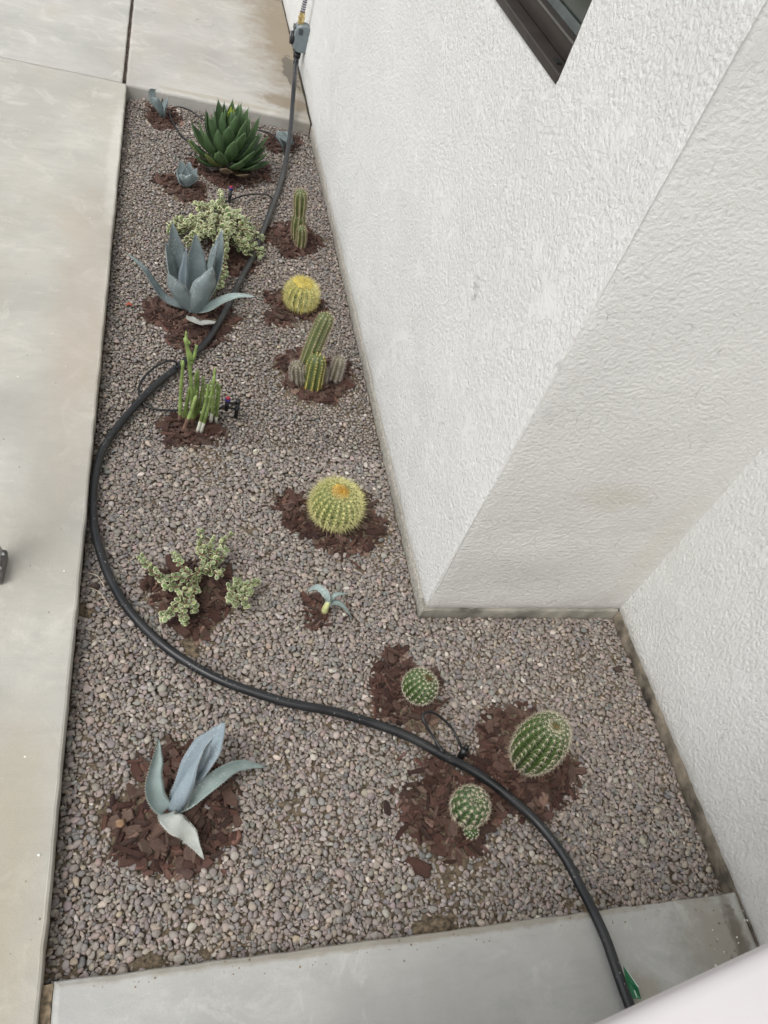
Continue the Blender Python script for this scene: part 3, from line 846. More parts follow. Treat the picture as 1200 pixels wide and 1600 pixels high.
for key, pw, m_, lab, hgt in patch_masks:
    js, is_ = np.nonzero(m_)
    area = len(js) * RES * RES
    cx, cy = float(X[is_].mean()), float(Y[js].mean())
    root = empty('mulch_patch', (cx, cy, 0), lab, 'mulch', 'bark mulch patches around the plants')
    patch_roots[key] = root
    n_all = int(area / 2.3e-4 * 2.5) + 8
    n_top = min(240, int(n_all * .48))
    scale_ = 1.0 if cy < 1.7 else .92
    lit = MB()
    for q in range(n_all):
        big = q >= n_all - n_top; sp_ = .022 if random.random() < .07 else .005
        t = random.randrange(len(js)); t2 = random.randrange(len(js)); t3 = random.randrange(len(js))
        t = min((t, t2, t3), key=lambda s_: Hm[js[s_], is_[s_]])
        x = float(X[is_[t]]) + random.gauss(0, sp_); y = float(Y[js[t]]) + random.gauss(0, sp_)
        L = random.lognormvariate(math.log(.0145 if big else .0095), .42) * scale_; L = min(max(L, .004), .027 if y > .9 else .031)
        w = L * random.choice((random.uniform(.13, .26), random.uniform(.22, .42), random.uniform(.4, .8))); w = max(w, .0018); w = min(w, .0135)
        h = random.uniform(.0009, .0022) * (1.3 if big else 1)
        if x - L < XL or x + L * .5 > (XW if y > YC else XR): continue
        yaw = random.uniform(0, math.pi)
        r = drop(x, y, L, max(w, .0045), h, yaw, Hm, settle=.8, maxslope=.6, flatc=True)
        if not r: continue
        R_ = rot_from(yaw, r[1], r[2], .28 if big else .2)
        ci_ = random.randrange(len(CH))
        if big:
            o = bpy.data.objects.new('bark_chip', chip_me[ci_]); C.objects.link(o)
            o.parent = root; o.matrix_parent_inverse = Matrix.Translation(-Vector(root.location))
            o.matrix_basis = Matrix.Translation((x, y, r[0])) @ R_.to_4x4() @ Matrix.Diagonal((L, w, h, 1))
        else:
            vs = [R_ @ Vector((a * L, b * w, c * h)) + Vector((x, y, r[0])) for a, b, c in CH[ci_][0]]
            cc = random.choice(BARKC); f_ = random.uniform(.7, 1.15)
            lit.add(vs, CH[ci_][1], 0, tuple(v_ * f_ for v_ in cc))
    lit.build('bark_litter', M['bark_litter'], root, smooth=False, kind='stuff')
def gz(x, y, dz=0.0):                        # height of the finished bed surface
    i = min(max(int((x - GX0) / RES), 2), nx - 3); j = min(max(int((y - GY0) / RES), 2), ny - 3)
    return float(Hm[j - 2:j + 3, i - 2:i + 3].mean()) + dz
def on_bed(px, py, dz=0.0):
    p = G(px, py, 0)
    for _ in range(3): p = G(px, py, gz(p.x, p.y) + dz)
    return p

# ---------------------------------------------------------------- plants
def leaf(parent, pts, w, m, prof=None, cup=.22, thick=.10, nrm=None, centre=None, teeth=True, tip=True, seg=18, acr=8, fold=0, twist=0, wave=0, name='leaf', label=None):
    """fleshy leaf swept along pts; nrm = direction its hollow face looks"""
    P = catmull(pts, seg); n = len(P)
    prof = prof or [(0, .62), (.15, .70), (.45, 1), (.7, .82), (.88, .42), (1, .02)]
    T = [(P[min(i + 1, n - 1)] - P[max(i - 1, 0)]).normalized() for i in range(n)]
    up = Vector(nrm) if nrm is not None else None
    vs, uvs, mbl = [], [], MB()
    sides = []
    for i in range(n):
        t = i / (n - 1)
        for (a, wa), (b, wb) in zip(prof, prof[1:]):
            if a <= t <= b:
                s_ = (t - a) / (b - a); s_ = s_ * s_ * (3 - 2 * s_) if b < 1 else s_; ww = (wa + (wb - wa) * s_) * w; break
        nn = up if up is not None else (Vector(centre) - P[i])
        nn = (nn - T[i] * nn.dot(T[i])).normalized()
        if twist: nn = Matrix.Rotation(twist * t, 3, T[i]) @ nn
        sd_ = T[i].cross(nn).normalized()
        sides.append((P[i], sd_, nn, ww, T[i]))
        th = thick * min(ww, w * .7) * (1.0 - .5 * t)
        for k_ in range(acr + 1):                           # hollow face
            s_ = -1 + 2 * k_ / acr
            wv = wave * ww * math.sin(t * 17 + (2 if s_ > 0 else 0)) * abs(s_) ** 2
            vs.append(P[i] + sd_ * (s_ * ww / 2) + nn * (cup * ww * (s_ * s_ - (0 if not fold else 0)) + wv)); uvs.append((k_ / acr, t))
        for k_ in range(acr - 1):                           # back face
            s_ = 1 - 2 * (k_ + 1) / acr
            wv = wave * ww * math.sin(t * 17 + (2 if s_ > 0 else 0)) * abs(s_) ** 2
            vs.append(P[i] + sd_ * (s_ * ww / 2) + nn * (cup * ww * s_ * s_ - th * (1 - s_ ** 2) + wv)); uvs.append(((1 + s_) / 2, t))
    R_ = 2 * acr
    fs = [(i * R_ + k_, (i + 1) * R_ + k_, (i + 1) * R_ + (k_ + 1) % R_, i * R_ + (k_ + 1) % R_) for i in range(n - 1) for k_ in range(R_)]
    fs.append(tuple(range(R_))); fs.append(tuple(range((n - 1) * R_, n * R_))[::-1])
    mbl.add(vs, fs, 0, uvs=uvs)
    if teeth:
        for i in range(2, n - 2):
            p, sd_, nn, ww, tt = sides[i]; p2 = sides[i + 1][0]
            for fr in (0, .5):
                for s_ in (-1, 1):
                    wq = ww * (1 - fr) + sides[i + 1][3] * fr
                    q = p.lerp(p2, fr) + sd_ * (s_ * wq / 2 * .985) + nn * cup * wq
                    spike(mbl, q, (sd_ * s_ + tt * .35) * random.uniform(.0022, .0036), .0012, 1)
    if tip:
        p, sd_, nn, ww, tt = sides[-1]; spike(mbl, p - tt * .004, tt * min(.016, w * .28), max(.0009, w * .02), 2)
    return mbl.build(name, [m, M['tooth'], M['spine_dark']], parent, label=label)

def pts_px(lst):
    """(px, py, 'y'/'z', value) -> world points"""
    out = []
    for px, py, k_, v_ in lst: out.append(GY(px, py, v_) if k_ == 'y' else G(px, py, v_))
    return out

# near-left pale blue agave
b = on_bed(264, 1264)
ag = empty('agave', b, 'pale blue agave with four splayed toothed leaves, one folded flat, at the near left', 'agave')
y0 = b.y; z0 = b.z
def L_(lst): return [G(px, py, z0 + dz) for px, py, dz in lst]
leaf(ag, L_([(262, 1268, -.004), (243, 1248, .025), (237, 1220, .055), (243, 1188, .08), (248, 1153, .085)]), .036, M['agave_pale'], nrm=(.25, -.55, .8), cup=.30, prof=[(0, .7), (.2, .9), (.42, 1), (.7, .72), (.9, .34), (1, .03)], twist=.3)
leaf(ag, L_([(270, 1262, -.004), (287, 1230, .04), (310, 1192, .08), (333, 1158, .10), (351, 1127, .11)]), .057, M['agave_steel'], nrm=(-.5, -.45, .8), cup=.18, prof=[(0, .45), (.2, .6), (.5, .98), (.66, 1), (.85, .55), (1, .03)])
leaf(ag, L_([(266, 1264, 0), (275, 1240, .045), (293, 1208, .085), (312, 1178, .11), (331, 1156, .125)]), .040, M['agave_steel'], nrm=(.75, .25, .6), cup=.55, prof=[(0, .8), (.25, 1), (.5, .95), (.8, .6), (1, .05)], thick=.16)
leaf(ag, L_([(268, 1268, -.004), (298, 1250, .03), (333, 1219, .055), (372, 1196, .045), (417, 1198, .010)]), .030, M['agave_pale'], nrm=(-.1, -.45, .9), cup=.28, prof=[(0, .5), (.25, .8), (.5, 1), (.75, .72), (.92, .3), (1, .02)])
leaf(ag, L_([(262, 1270, .004), (262, 1279, .022), (275, 1289, .030), (294, 1304, .020), (319, 1343, .004)]), .040, M['agave_dry'], nrm=(-.25, .25, .9), cup=.10, prof=[(0, .8), (.25, .75), (.55, 1), (.75, .8), (.92, .3), (1, .03)], wave=.05, tip=False, label='pale dried leaf folded down over the bark')

# large blue agave
b = on_bed(303, 484)
ag = empty('agave', b, 'largest blue-grey agave with upright cupped leaves and long side arms beside the hose', 'agave')
y0 = b.y
def Y_(lst): return [GY(px, py, y0 + dy) for px, py, dy in lst]
up_prof = [(0, .62), (.2, .78), (.5, 1), (.72, .82), (.88, .42), (1, .02)]
ctr = (b.x, b.y, b.z + .14)
leaf(ag, Y_([(296, 482, .025), (284, 445, .055), (275, 400, .07), (269, 346, .075)]), .070, M['agave_blue'], nrm=(.25, -.9, .2), cup=.20, prof=up_prof)
leaf(ag, Y_([(292, 484, .01), (272, 450, .03), (263, 415, .04), (258, 376, .045)]), .058, M['agave_blue'], nrm=(.9, -.4, .1), cup=.25, prof=up_prof)
leaf(ag, Y_([(305, 482, .03), (308, 445, .055), (307, 405, .065), (306, 364, .065)]), .062, M['agave_blue'], nrm=(0, -1, .2), cup=.18, prof=up_prof)
leaf(ag, Y_([(300, 486, .0), (295, 455, .015), (293, 425, .02), (292, 386, .02)]), .046, M['agave_steel'], nrm=(-.75, -.5, .1), cup=.55, thick=.16, prof=[(0, .9), (.3, 1), (.6, .8), (.85, .4), (1, .03)])
leaf(ag, Y_([(310, 484, .02), (327, 450, .05), (341, 405, .06), (348, 357, .065)]), .062, M['agave_blue'], nrm=(-.6, -.7, .15), cup=.24, prof=up_prof)
leaf(ag, Y_([(308, 486, .005), (320, 458, .03), (334, 415, .04), (342, 375, .04)]), .050, M['agave_blue'], nrm=(-.95, -.2, .1), cup=.3, prof=up_prof)
leaf(ag, Y_([(300, 489, -.012), (283, 472, -.025), (271, 450, -.035), (262, 427, -.03)]), .068, M['agave_blue'], nrm=(.35, .85, .3), cup=.26, prof=[(0, .75), (.3, 1), (.6, .95), (.85, .5), (1, .03)])
leaf(ag, Y_([(304, 490, -.014), (313, 470, -.03), (324, 445, -.035), (333, 417, -.03)]), .074, M['agave_blue'], nrm=(-.25, .9, .25), cup=.24, prof=[(0, .7), (.25, .95), (.6, 1), (.85, .5), (1, .03)], wave=.02)
leaf(ag, Y_([(290, 482, 0), (256, 468, .0), (236, 442, .0), (221, 418, .0), (197, 395, .02)]), .034, M['agave_blue'], nrm=(.5, -.2, .8), cup=.3, prof=[(0, .8), (.3, 1), (.6, .9), (.85, .45), (1, .03)])
leaf(ag, Y_([(305, 487, -.01), (326, 483, -.02), (350, 470, -.02), (374, 463, -.02), (400, 464, -.03)]), .034, M['agave_pale'], nrm=(-.3, -.3, .9), cup=.3, prof=[(0, .7), (.3, 1), (.55, .8), (.85, .4), (1, .03)])
leaf(ag, [G(px, py, b.z + z) for px, py, z in ((296, 494, .01), (304, 503, .025), (318, 505, .022), (342, 503, .008))], .046, M['agave_dry'], nrm=(.1, .3, .9), cup=.1, prof=[(0, .5), (.35, 1), (.7, .8), (1, .2)], wave=.06, tip=False)

# green rosette agave
b = on_bed(353, 262)
ag = empty('agave', b, 'big dark green rosette agave with dozens of pointed leaves near the far slab', 'agave')
NL = 60
for i in range(NL):
    f = i / (NL - 1)
    az = i * 2.39996 + .4
    el = math.radians(5 + 76 * f ** 1.05) + random.uniform(-.05, .05)
    Ln = .80 * (.165 + .070 * math.sin(min(1, f * 1.3) * math.pi / 2)) * random.uniform(.9, 1.06)
    if f > .9: Ln *= .93
    wd = (.052 if f < .75 else .042) * random.uniform(.88, 1.08)
    hd = Vector((math.cos(az), math.sin(az), 0))
    r0 = .035 * (1 - f) + .006
    p0 = Vector(b) + hd * r0 + Vector((0, 0, .012 + .045 * f))
    pts = []
    for t in (0, .33, .66, 1):
        e = el + .28 * (1 - t) * (1 if f < .6 else 0) * -1 + .22 * t
        pts.append(p0 + (hd * math.cos(e) + Vector((0, 0, math.sin(e)))) * Ln * t)
    m_ = M['agave_green']
    if f < .22: m_ = M['agave_olive'] if i % 3 == 0 else (M['agave_brown'] if i in (2, 7) else M['agave_green'])
    if i == NL - 1: continue
    leaf(ag, pts, wd, m_, nrm=(-hd.x * math.sin(el), -hd.y * math.sin(el), math.cos(el)), cup=.17, thick=.14, seg=9, acr=6, teeth=False,
         prof=[(0, .5), (.25, .72), (.55, 1), (.78, .82), (.92, .36), (1, .02)])
for (px, py, bx, by) in ((361, 166, 359, 190), (365, 170, 362, 192), (357, 174, 358, 192)):
    leaf(ag, [GY(bx, by, b.y + .0), GY((px + bx) / 2, (py + by) / 2, b.y), GY(px, py, b.y)], .014, M['agave_lime'], nrm=(0, -1, .2), cup=.2, seg=8, acr=4, teeth=False, tip=False, label='bright lime young leaf')

# small cupped blue agave
b = on_bed(292, 290)
ag = empty('agave', b, 'small blue-grey agave with short upright cupped leaves, left below the green rosette', 'agave')
for (tx, ty, dy, w_, nr) in ((283, 250, .03, .050, (.2, -1, .2)), (296, 252, .04, .045, (0, -1, .2)), (277, 268, .0, .04, (1, -.3, .2)), (308, 262, .02, .042, (-.8, -.5, .2)), (290, 262, 0, .05, (0, -1, .1)), (285, 272, -.02, .056, (.3, 1, .4)), (300, 272, -.025, .056, (-.3, 1, .4)), (311, 275, -.01, .03, (-1, .2, .4))):
    leaf(ag, [GY(292, 291, b.y + dy * .2), GY(292 + (tx - 292) * .75, 291 + (ty - 291) * .45, b.y + dy * .7), GY(tx, ty, b.y + dy)], w_, M['agave_blue'], nrm=nr, cup=.2, seg=9, acr=6, teeth=False, prof=[(0, .6), (.3, .95), (.6, 1), (.85, .5), (1, .03)])
# far left blue agave: two broad leaves
b = on_bed(254, 183)
ag = empty('agave', b, 'small blue agave with two broad bent leaves in the far left corner of the bed', 'agave')
leaf(ag, [GY(254, 183, b.y), GY(249, 170, b.y - .01), GY(240, 157, b.y - .02), GY(236, 147, b.y), GY(243, 140, b.y + .02)], .052, M['agave_blue'], nrm=(.7, -.6, .4), cup=.15, seg=12, acr=6, teeth=False, prof=[(0, .35), (.3, .8), (.6, 1), (.85, .7), (1, .05)])
leaf(ag, [GY(256, 184, b.y), GY(259, 170, b.y + .01), GY(263, 154, b.y + .02)], .048, M['agave_brown'] if 0 else M['agave_blue'], nrm=(-.9, -.3, .2), cup=.3, seg=9, acr=6, teeth=False, prof=[(0, .5), (.4, .95), (.75, 1), (1, .1)])
leaf(ag, [GY(255, 184, b.y + .01), GY(254, 168, b.y + .03), GY(254, 153, b.y + .03)], .022, M['agave_brown'], nrm=(0, -1, .2), cup=.2, seg=8, acr=4, teeth=False)
# far right small succulent half behind the hose
b = on_bed(447, 228)
ag = empty('succulent', b, 'small blue-grey succulent half hidden behind the hose near the far slab', 'succulent')
for (tx, ty, dy, w_, nr) in ((433, 205, .02, .05, (.5, -.8, .4)), (447, 205, .04, .045, (0, -1, .3)), (438, 216, -.03, .04, (.2, .2, 1)), (457, 212, .0, .04, (-.6, -.5, .5)), (460, 224, -.02, .035, (-.3, 0, 1))):
    leaf(ag, [GY(447, 229, b.y), GY(447 + (tx - 447) * .6, 229 + (ty - 229) * .55, b.y + dy * .6), GY(tx, ty, b.y + dy)], w_, M['agave_blue'], nrm=nr, cup=.16, seg=8, acr=6, teeth=False, prof=[(0, .5), (.4, 1), (.75, .95), (1, .15)])
# tiny three-leaved agave
b = on_bed(508, 954)
ag = empty('agave', b, 'tiny agave with three thin curling pale leaves and a yellow-white base', 'agave')
def Q(lst): return [G(px, py, b.z + z) for px, py, z in lst]
leaf(ag, Q([(509, 950, .015), (513, 936, .045), (505, 923, .055), (494, 918, .05), (479, 925, .02)]), .017, M['agave_pale'], nrm=(-.5, -.3, .8), cup=.3, thick=.2, teeth=False, seg=14, acr=6)
leaf(ag, Q([(510, 950, .015), (518, 938, .04), (528, 930, .05), (546, 928, .045)]), .017, M['agave_pale'], nrm=(0, .5, .9), cup=.3, thick=.2, teeth=False, seg=12, acr=6)
leaf(ag, Q([(511, 951, .015), (522, 943, .035), (536, 949, .03), (551, 967, .005)]), .018, M['agave_pale'], nrm=(0, .3, .9), cup=.3, thick=.2, teeth=False, seg=12, acr=6)
mb = MB(); tube(mb, catmull(Q([(507, 958, -.01), (508, 952, .012), (511, 945, .03), (516, 940, .036)]), 6), [.0075, .0085, .008, .0075, .0065, .005, .004], 10); mb.build('bulb', M['bulb'], ag)

# ---- barrel and column cacti
def frame_of(axis):
    a = Vector(axis).normalized(); u = Vector((0, 1, 0)).cross(a)
    if u.length < .1: u = Vector((1, 0, 0)).cross(a)
    u.normalize(); return u, a.cross(u), a
def barrel(parent, base, axis, R_, Hh, ribs, depth, m, spm, areole_n, spn, splen, spr, wool=True, crown=None, dome=.5, centralm=None, lean=.55, body_name='body'):
    """ribbed ovoid; base = lowest point of the axis. Ribs run pole to pole, an areole with a star of spines every step"""
    u, v, a = frame_of(axis); seg = ribs * 8; nt_ = 26; mbb = MB(); vs, cols = [], []
    def prof(t):                                   # t 0 bottom .. 1 top  -> (radius, height)
        th = math.pi * (1 - t)
        r = math.sin(th) ** .86; z = (1 - (-math.cos(th))) / 2
        return R_ * max(r, .0), Hh * (.5 - .5 * math.cos(math.pi * t))
    def surf(ph, t):
        r, z = prof(t)
        w = abs(math.cos(ph * ribs / 2)) ** .8 if True else 0
        dimple = -.10 * Hh * math.exp(-((1 - t) / .10) ** 2)
        rr = r * (1 - depth * (1 - w))
        return Vector(base) + (u * math.cos(ph) + v * math.sin(ph)) * rr + a * (z + dimple), w
    for j in range(nt_ + 1):
        t = j / nt_
        for i in range(seg):
            p, w = surf(2 * math.pi * i / seg, t); vs.append(p)
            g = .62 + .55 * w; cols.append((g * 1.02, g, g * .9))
    fs = [(j * seg + i, j * seg + (i + 1) % seg, (j + 1) * seg + (i + 1) % seg, (j + 1) * seg + i) for j in range(nt_) for i in range(seg)]
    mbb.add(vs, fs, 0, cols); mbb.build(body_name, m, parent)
    sp, wl = MB(), MB()
    for k_ in range(ribs):
        ph = 2 * math.pi * k_ / ribs
        for q in range(areole_n):
            t = .16 + (.965 - .16) * (q + .5 * (k_ % 2) * .8) / areole_n
            p, _ = surf(ph, t); p2, _ = surf(ph, min(t + .03, 1)); p3, _ = surf(ph + .04, t)
            tang = (p2 - p); tang = tang.normalized() if tang.length > 1e-6 else a
            c_ = Vector(base) + a * Hh * .5
            n_ = (p - c_).normalized(); n_ = (n_ - tang * n_.dot(tang)).normalized(); sd_ = n_.cross(tang)
            edge_ = math.sin(math.pi * t)
            young = t > .8
            if wool:
                wr = max(.0012, R_ * .026)
                tube(wl, [p - n_ * wr * .3, p + n_ * wr * .8], [wr, wr * .6], 5)
            ln = splen * (.75 + .25 * edge_)
            for s_ in range(spn):
                w = 2 * math.pi * (s_ + random.uniform(-.25, .25)) / spn
                d = (tang * math.cos(w) + sd_ * math.sin(w)) * 1.0 + n_ * random.uniform(lean * .6, lean * 1.3)
                spike(sp, p, d.normalized() * ln * random.uniform(.75, 1.15), spr, 0)
            spike(sp, p, (n_ + tang * random.uniform(-.2, .3)).normalized() * ln * random.uniform(.9, 1.2), spr * 1.25, 1)
    top = Vector(base) + a * Hh * .90
    if crown:
        cm, cn, cr, cl = crown
        cw = MB()
        for _ in range(cn):
            w = random.uniform(0, 6.283); rr = cr * math.sqrt(random.random())
            p = top + (u * math.cos(w) + v * math.sin(w)) * rr + a * (rr / cr) * Hh * .045
            d = (u * math.cos(w) + v * math.sin(w)) * (.9 * rr / cr) + a + Vector((random.gauss(0, .25), random.gauss(0, .25), 0))
            spike(cw, p, d.normalized() * cl * random.uniform(.5, 1.1), spr * 1.2, 0)
        cw.build('crown', cm, parent)
    if wool: wl.build('areoles', M['wool'], parent, kind='stuff')
    sp.build('spines', [spm, centralm or spm], parent, smooth=False, kind='stuff')

def cactus_at(px, py, Rp, name, label, z_sink=.01):
    """px, py = centre of the ball in the photo"""
    p = G(px, py, Rp); return Vector((p.x, p.y, gz(p.x, p.y) - z_sink)), p

# large golden barrel
c_ = G(529, 779, .06); bz = min(gz(c_.x, c_.y), .01) - .008; b = Vector((c_.x, c_.y, bz))
r = empty('barrel_cactus', b, 'larger golden barrel cactus with an orange crown in a wide bark ring', 'cactus')
barrel(r, b, (-.02, -.05, 1), .064, .112, 21, .15, M['cactus_gold'], M['spine_yellow'], 12, 10, .0235, .00058, crown=(M['spine_crown'], 420, .020, .014), centralm=M['spine_yellow'], lean=.7)
# small golden barrel
c_ = G(472, 456, .05); b = Vector((c_.x, c_.y, min(gz(c_.x, c_.y), .01) - .006))
r = empty('barrel_cactus', b, 'smaller round golden barrel cactus, densely yellow-spined, near the long wall', 'cactus')
barrel(r, b, (0, 0, 1), .047, .092, 16, .12, M['cactus_gold'], M['spine_yellow'], 12, 12, .0255, .00095, crown=(M['spine_gold'], 420, .026, .020), centralm=M['spine_gold'], lean=.9)
# green barrels
c_ = G(846, 1162, .085); b = Vector((c_.x, c_.y, min(gz(c_.x, c_.y), .012) - .010))
r = empty('barrel_cactus', b, 'biggest green barrel cactus with pale spines, right of the hose', 'cactus')
barrel(r, b, (.0, .03, 1), .052, .192, 16, .20, M['cactus_green'], M['spine_pale'], 13, 8, .0145, .00045, crown=(M['spine_red'], 30, .007, .009), centralm=M['spine_tan'])
c_ = G(651, 1071, .036); b = Vector((c_.x, c_.y, min(gz(c_.x, c_.y), .012) - .008))
r = empty('barrel_cactus', b, 'small tilted green barrel cactus left of the wall corner, above the hose', 'cactus')
barrel(r, b, (.38, .12, 1), .040, .073, 18, .15, M['cactus_green'], M['spine_pale'], 8, 7, .0085, .0005, crown=(M['spine_red'], 40, .008, .007))
c_ = G(739, 1262, .04); b = Vector((c_.x, c_.y, min(gz(c_.x, c_.y), .012) - .006))
r = empty('barrel_cactus', b, 'small spiny green barrel cactus left of the hose with a dark pup at its foot', 'cactus')
barrel(r, b + Vector((-.004, .006, 0)), (.08, .02, 1), .0385, .078, 14, .18, M['cactus_dark'], M['spine_pale'], 7, 9, .0115, .0006, crown=(M['spine_pale'], 30, .008, .009), centralm=M['spine_tan'])
pc = G(737, 1297, .010)
barrel(r, Vector((pc.x, pc.y, gz(pc.x, pc.y) - .004)), (0, -.1, 1), .015, .024, 11, .15, M['cactus_dark'], M['spine_pale'], 5, 5, .005, .0004, body_name='offset')

def column(parent, pts, rad, ribs, m, spm, step=.0065, spn=8, splen=.0090, name='segment', seg_n=26, base_r=1.0, label=None, top_m=None):
    P = catmull(pts, seg_n); n = len(P); sg = ribs * 6; mbb = MB(); vs, cols = [], []
    T = [(P[min(i + 1, n - 1)] - P[max(i - 1, 0)]).normalized() for i in range(n)]
    a = T[0].cross(Vector((0, 1, .01))).normalized(); fr = []
    Ltot = sum((P[i + 1] - P[i]).length for i in range(n - 1)); acc = 0
    for i in range(n):
        if i: acc += (P[i] - P[i - 1]).length
        a = (a - T[i] * a.dot(T[i])).normalized(); bb = T[i].cross(a)
        e = (Ltot - acc) / (rad * 1.1); k_ = math.sqrt(max(0, 1 - (1 - min(e, 1)) ** 2))
        s_ = acc / Ltot; r = rad * (base_r + (1 - base_r) * min(1, s_ * 2.5)) * max(k_, .04)
        fr.append((P[i], a.copy(), bb, T[i], r))
        for q in range(sg):
            ph = 2 * math.pi * q / sg; w = abs(math.cos(ph * ribs / 2)) ** .8
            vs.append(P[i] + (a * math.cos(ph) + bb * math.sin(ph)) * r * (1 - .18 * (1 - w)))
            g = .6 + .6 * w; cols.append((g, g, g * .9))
    fs = [(i * sg + q, i * sg + (q + 1) % sg, (i + 1) * sg + (q + 1) % sg, (i + 1) * sg + q) for i in range(n - 1) for q in range(sg)]
    fs.append(tuple(range(sg))[::-1]); fs.append(tuple(range((n - 1) * sg, n * sg)))
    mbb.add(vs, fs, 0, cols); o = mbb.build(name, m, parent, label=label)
    sp = MB(); cnt = max(3, int(Ltot / step))
    for k_ in range(ribs):
        for q in range(cnt):
            s_ = (q + .3 + .5 * (k_ % 2)) / cnt; i = min(int(s_ * (n - 1)), n - 2); f_ = s_ * (n - 1) - i
            p, a_, b_, t_, r_ = fr[i]; r2 = fr[i + 1][4]; ph = 2 * math.pi * k_ / ribs
            n_ = a_ * math.cos(ph) + b_ * math.sin(ph)
            pp = p.lerp(fr[i + 1][0], f_) + n_ * (r_ + (r2 - r_) * f_)
            tube(sp, [pp - n_ * .0006, pp + n_ * .0012], [.0014, .0009], 4, 1)
            sd_ = n_.cross(t_)
            for w in range(spn):
                an = 2 * math.pi * (w + random.random() * .5) / spn
                spike(sp, pp, (n_ * .8 + t_ * math.cos(an) + sd_ * math.sin(an)).normalized() * splen * random.uniform(.7, 1.2), .0005, 0)
    sp.build('spines', [spm, M['wool']], o, smooth=False, kind='stuff')
    return o
# upright column cactus, far
b = on_bed(468, 376); yb = b.y
r = empty('column_cactus', b, 'upright two-jointed column cactus with a stubby pup, nearest the far end of the long wall', 'cactus')
column(r, [GY(468, 381, yb), GY(466, 360, yb), GY(468, 332, yb)], .0245, 9, M['cactus_torch'], M['spine_tan'], base_r=.95, label='older ribbed lower joint')
column(r, [GY(468, 336, yb), GY(469, 318, yb), GY(470, 296, yb)], .0235, 9, M['cactus_torch'], M['spine_tan'], base_r=.8)
column(r, [GY(469, 384, yb - .035), GY(471, 370, yb - .035), GY(471, 353, yb - .035)], .0175, 8, M['cactus_torch'], M['spine_tan'], name='offset')
# clustered column cactus
b = on_bed(490, 590); yb = b.y
r = empty('column_cactus', b, 'clump of column cacti, one tall joint leaning right over grey stumps', 'cactus')
column(r, [GY(474, 590, yb), GY(476, 578, yb), GY(484, 558, yb + .01), GY(497, 525, yb + .03), GY(514, 488, yb + .05)], .0260, 10, M['cactus_torch'], M['spine_tan'], base_r=.75, label='tall ribbed joint leaning to the right')
column(r, [GY(466, 602, yb - .02), GY(464, 588, yb - .02), GY(463, 566, yb - .02)], .020, 9, M['cactus_torch_old'], M['spine_grey'], splen=.011, spn=8, label='grey corky stump covered in spines')
column(r, [GY(487, 603, yb - .035), GY(490, 588, yb - .035), GY(497, 553, yb - .02)], .0265, 9, M['cactus_torch'], M['spine_gold'], base_r=1.05, spn=6, splen=.007)
column(r, [GY(522, 590, yb), GY(526, 577, yb), GY(532, 556, yb + .01)], .019, 8, M['cactus_torch_old'], M['spine_grey'], splen=.012, spn=8, base_r=1.1, label='grey spiny stump on the right')
column(r, [GY(478, 604, yb - .02), GY(476, 592, yb - .02), GY(473, 572, yb - .02)], .019, 9, M['cactus_torch_old'], M['spine_grey'], splen=.009, spn=7)
column(r, [GY(503, 600, yb - .01), GY(503, 590, yb - .01), GY(505, 572, yb)], .018, 8, M['cactus_torch_old'], M['spine_grey'], splen=.009, spn=7)

# pencil-stem plant
b = on_bed(310, 668); yb = b.y
r = empty('pencil_plant', b, 'clump of upright jointed green pencil stems with pale cut bases, left of a black sprinkler', 'succulent')
def Z3(x, y): return 180 + x / 2.727, 500 + y / 2.727
stems = [((275, 432), (280, 300), (290, 172), 6.2, 0, .0), ((333, 470), (322, 250), (300, 62), 7.0, 1, .01), ((336, 445), (340, 330), (345, 222), 6.0, 0, .03),
 ((350, 478), (385, 350), (398, 270), 5.6, 2, -.02), ((364, 480), (400, 360), (424, 232), 6.2, 2, -.02), ((408, 432), (418, 330), (425, 205), 5.6, 2, .02),
 ((428, 438), (438, 360), (447, 275), 5.6, 2, .03), ((288, 430), (302, 360), (318, 280), 5.6, 0, .01), ((292, 468), (320, 400), (346, 320), 7.2, 3, -.01),
 ((404, 432), (425, 370), (441, 300), 5.0, 2, .03), ((352, 420), (366, 330), (378, 240), 5.6, 0, .04), ((372, 430), (380, 340), (388, 268), 5.4, 0, .04),
 ((300, 425), (308, 350), (312, 300), 5.2, 0, .04), ((318, 440), (334, 360), (350, 300), 5.6, 0, .02), ((388, 425), (398, 350), (405, 290), 5.2, 0, .05), ((340, 445), (352, 300), (352, 210), 5.4, 0, .04),
 ((420, 425), (432, 350), (436, 262), 5.0, 0, .04)]
for (p0, p1, p2, r_, kind_, dy) in stems:
    Pw = catmull([GY(*Z3(*p0), yb + dy), GY(*Z3(*p1), yb + dy), GY(*Z3(*p2), yb + dy)], 16)
    n_ = len(Pw); rad = [r_ * .001 * (1.0 - .28 * (i / (n_ - 1)) + (.12 if i % 5 == 0 else 0)) for i in range(n_)]; rad[-1] *= .35; rad[0] *= .9
    ms = MB(); rad = [q_ * .84 for q_ in rad]; tube(ms, Pw, rad, 9, 0)
    mats = [M['stem_green'] if kind_ != 3 else M['stem_olive'], M['stem_white'], M['stem_brown']]
    # cut/old base colour on the lowest rings
    for fi in range(len(ms.f) - 2):
        ring = fi // 9
        if kind_ == 2 and ring < 3: ms.mi[fi] = 1
        if kind_ == 3 and ring < 6: ms.mi[fi] = 2
        if kind_ in (0, 1) and ring < 2: ms.mi[fi] = 2
    for i in (5, 10, 13):                                   # dry bracts at the joints
        q = Pw[i]
        for s_ in (-1, 1): spike(ms, q + Vector((s_ * rad[i] * .8, -.001, 0)), Vector((s_ * .004, -.001, .007)), .0014, 2 if kind_ != 2 else 1)
    ms.build('stem', mats, r)
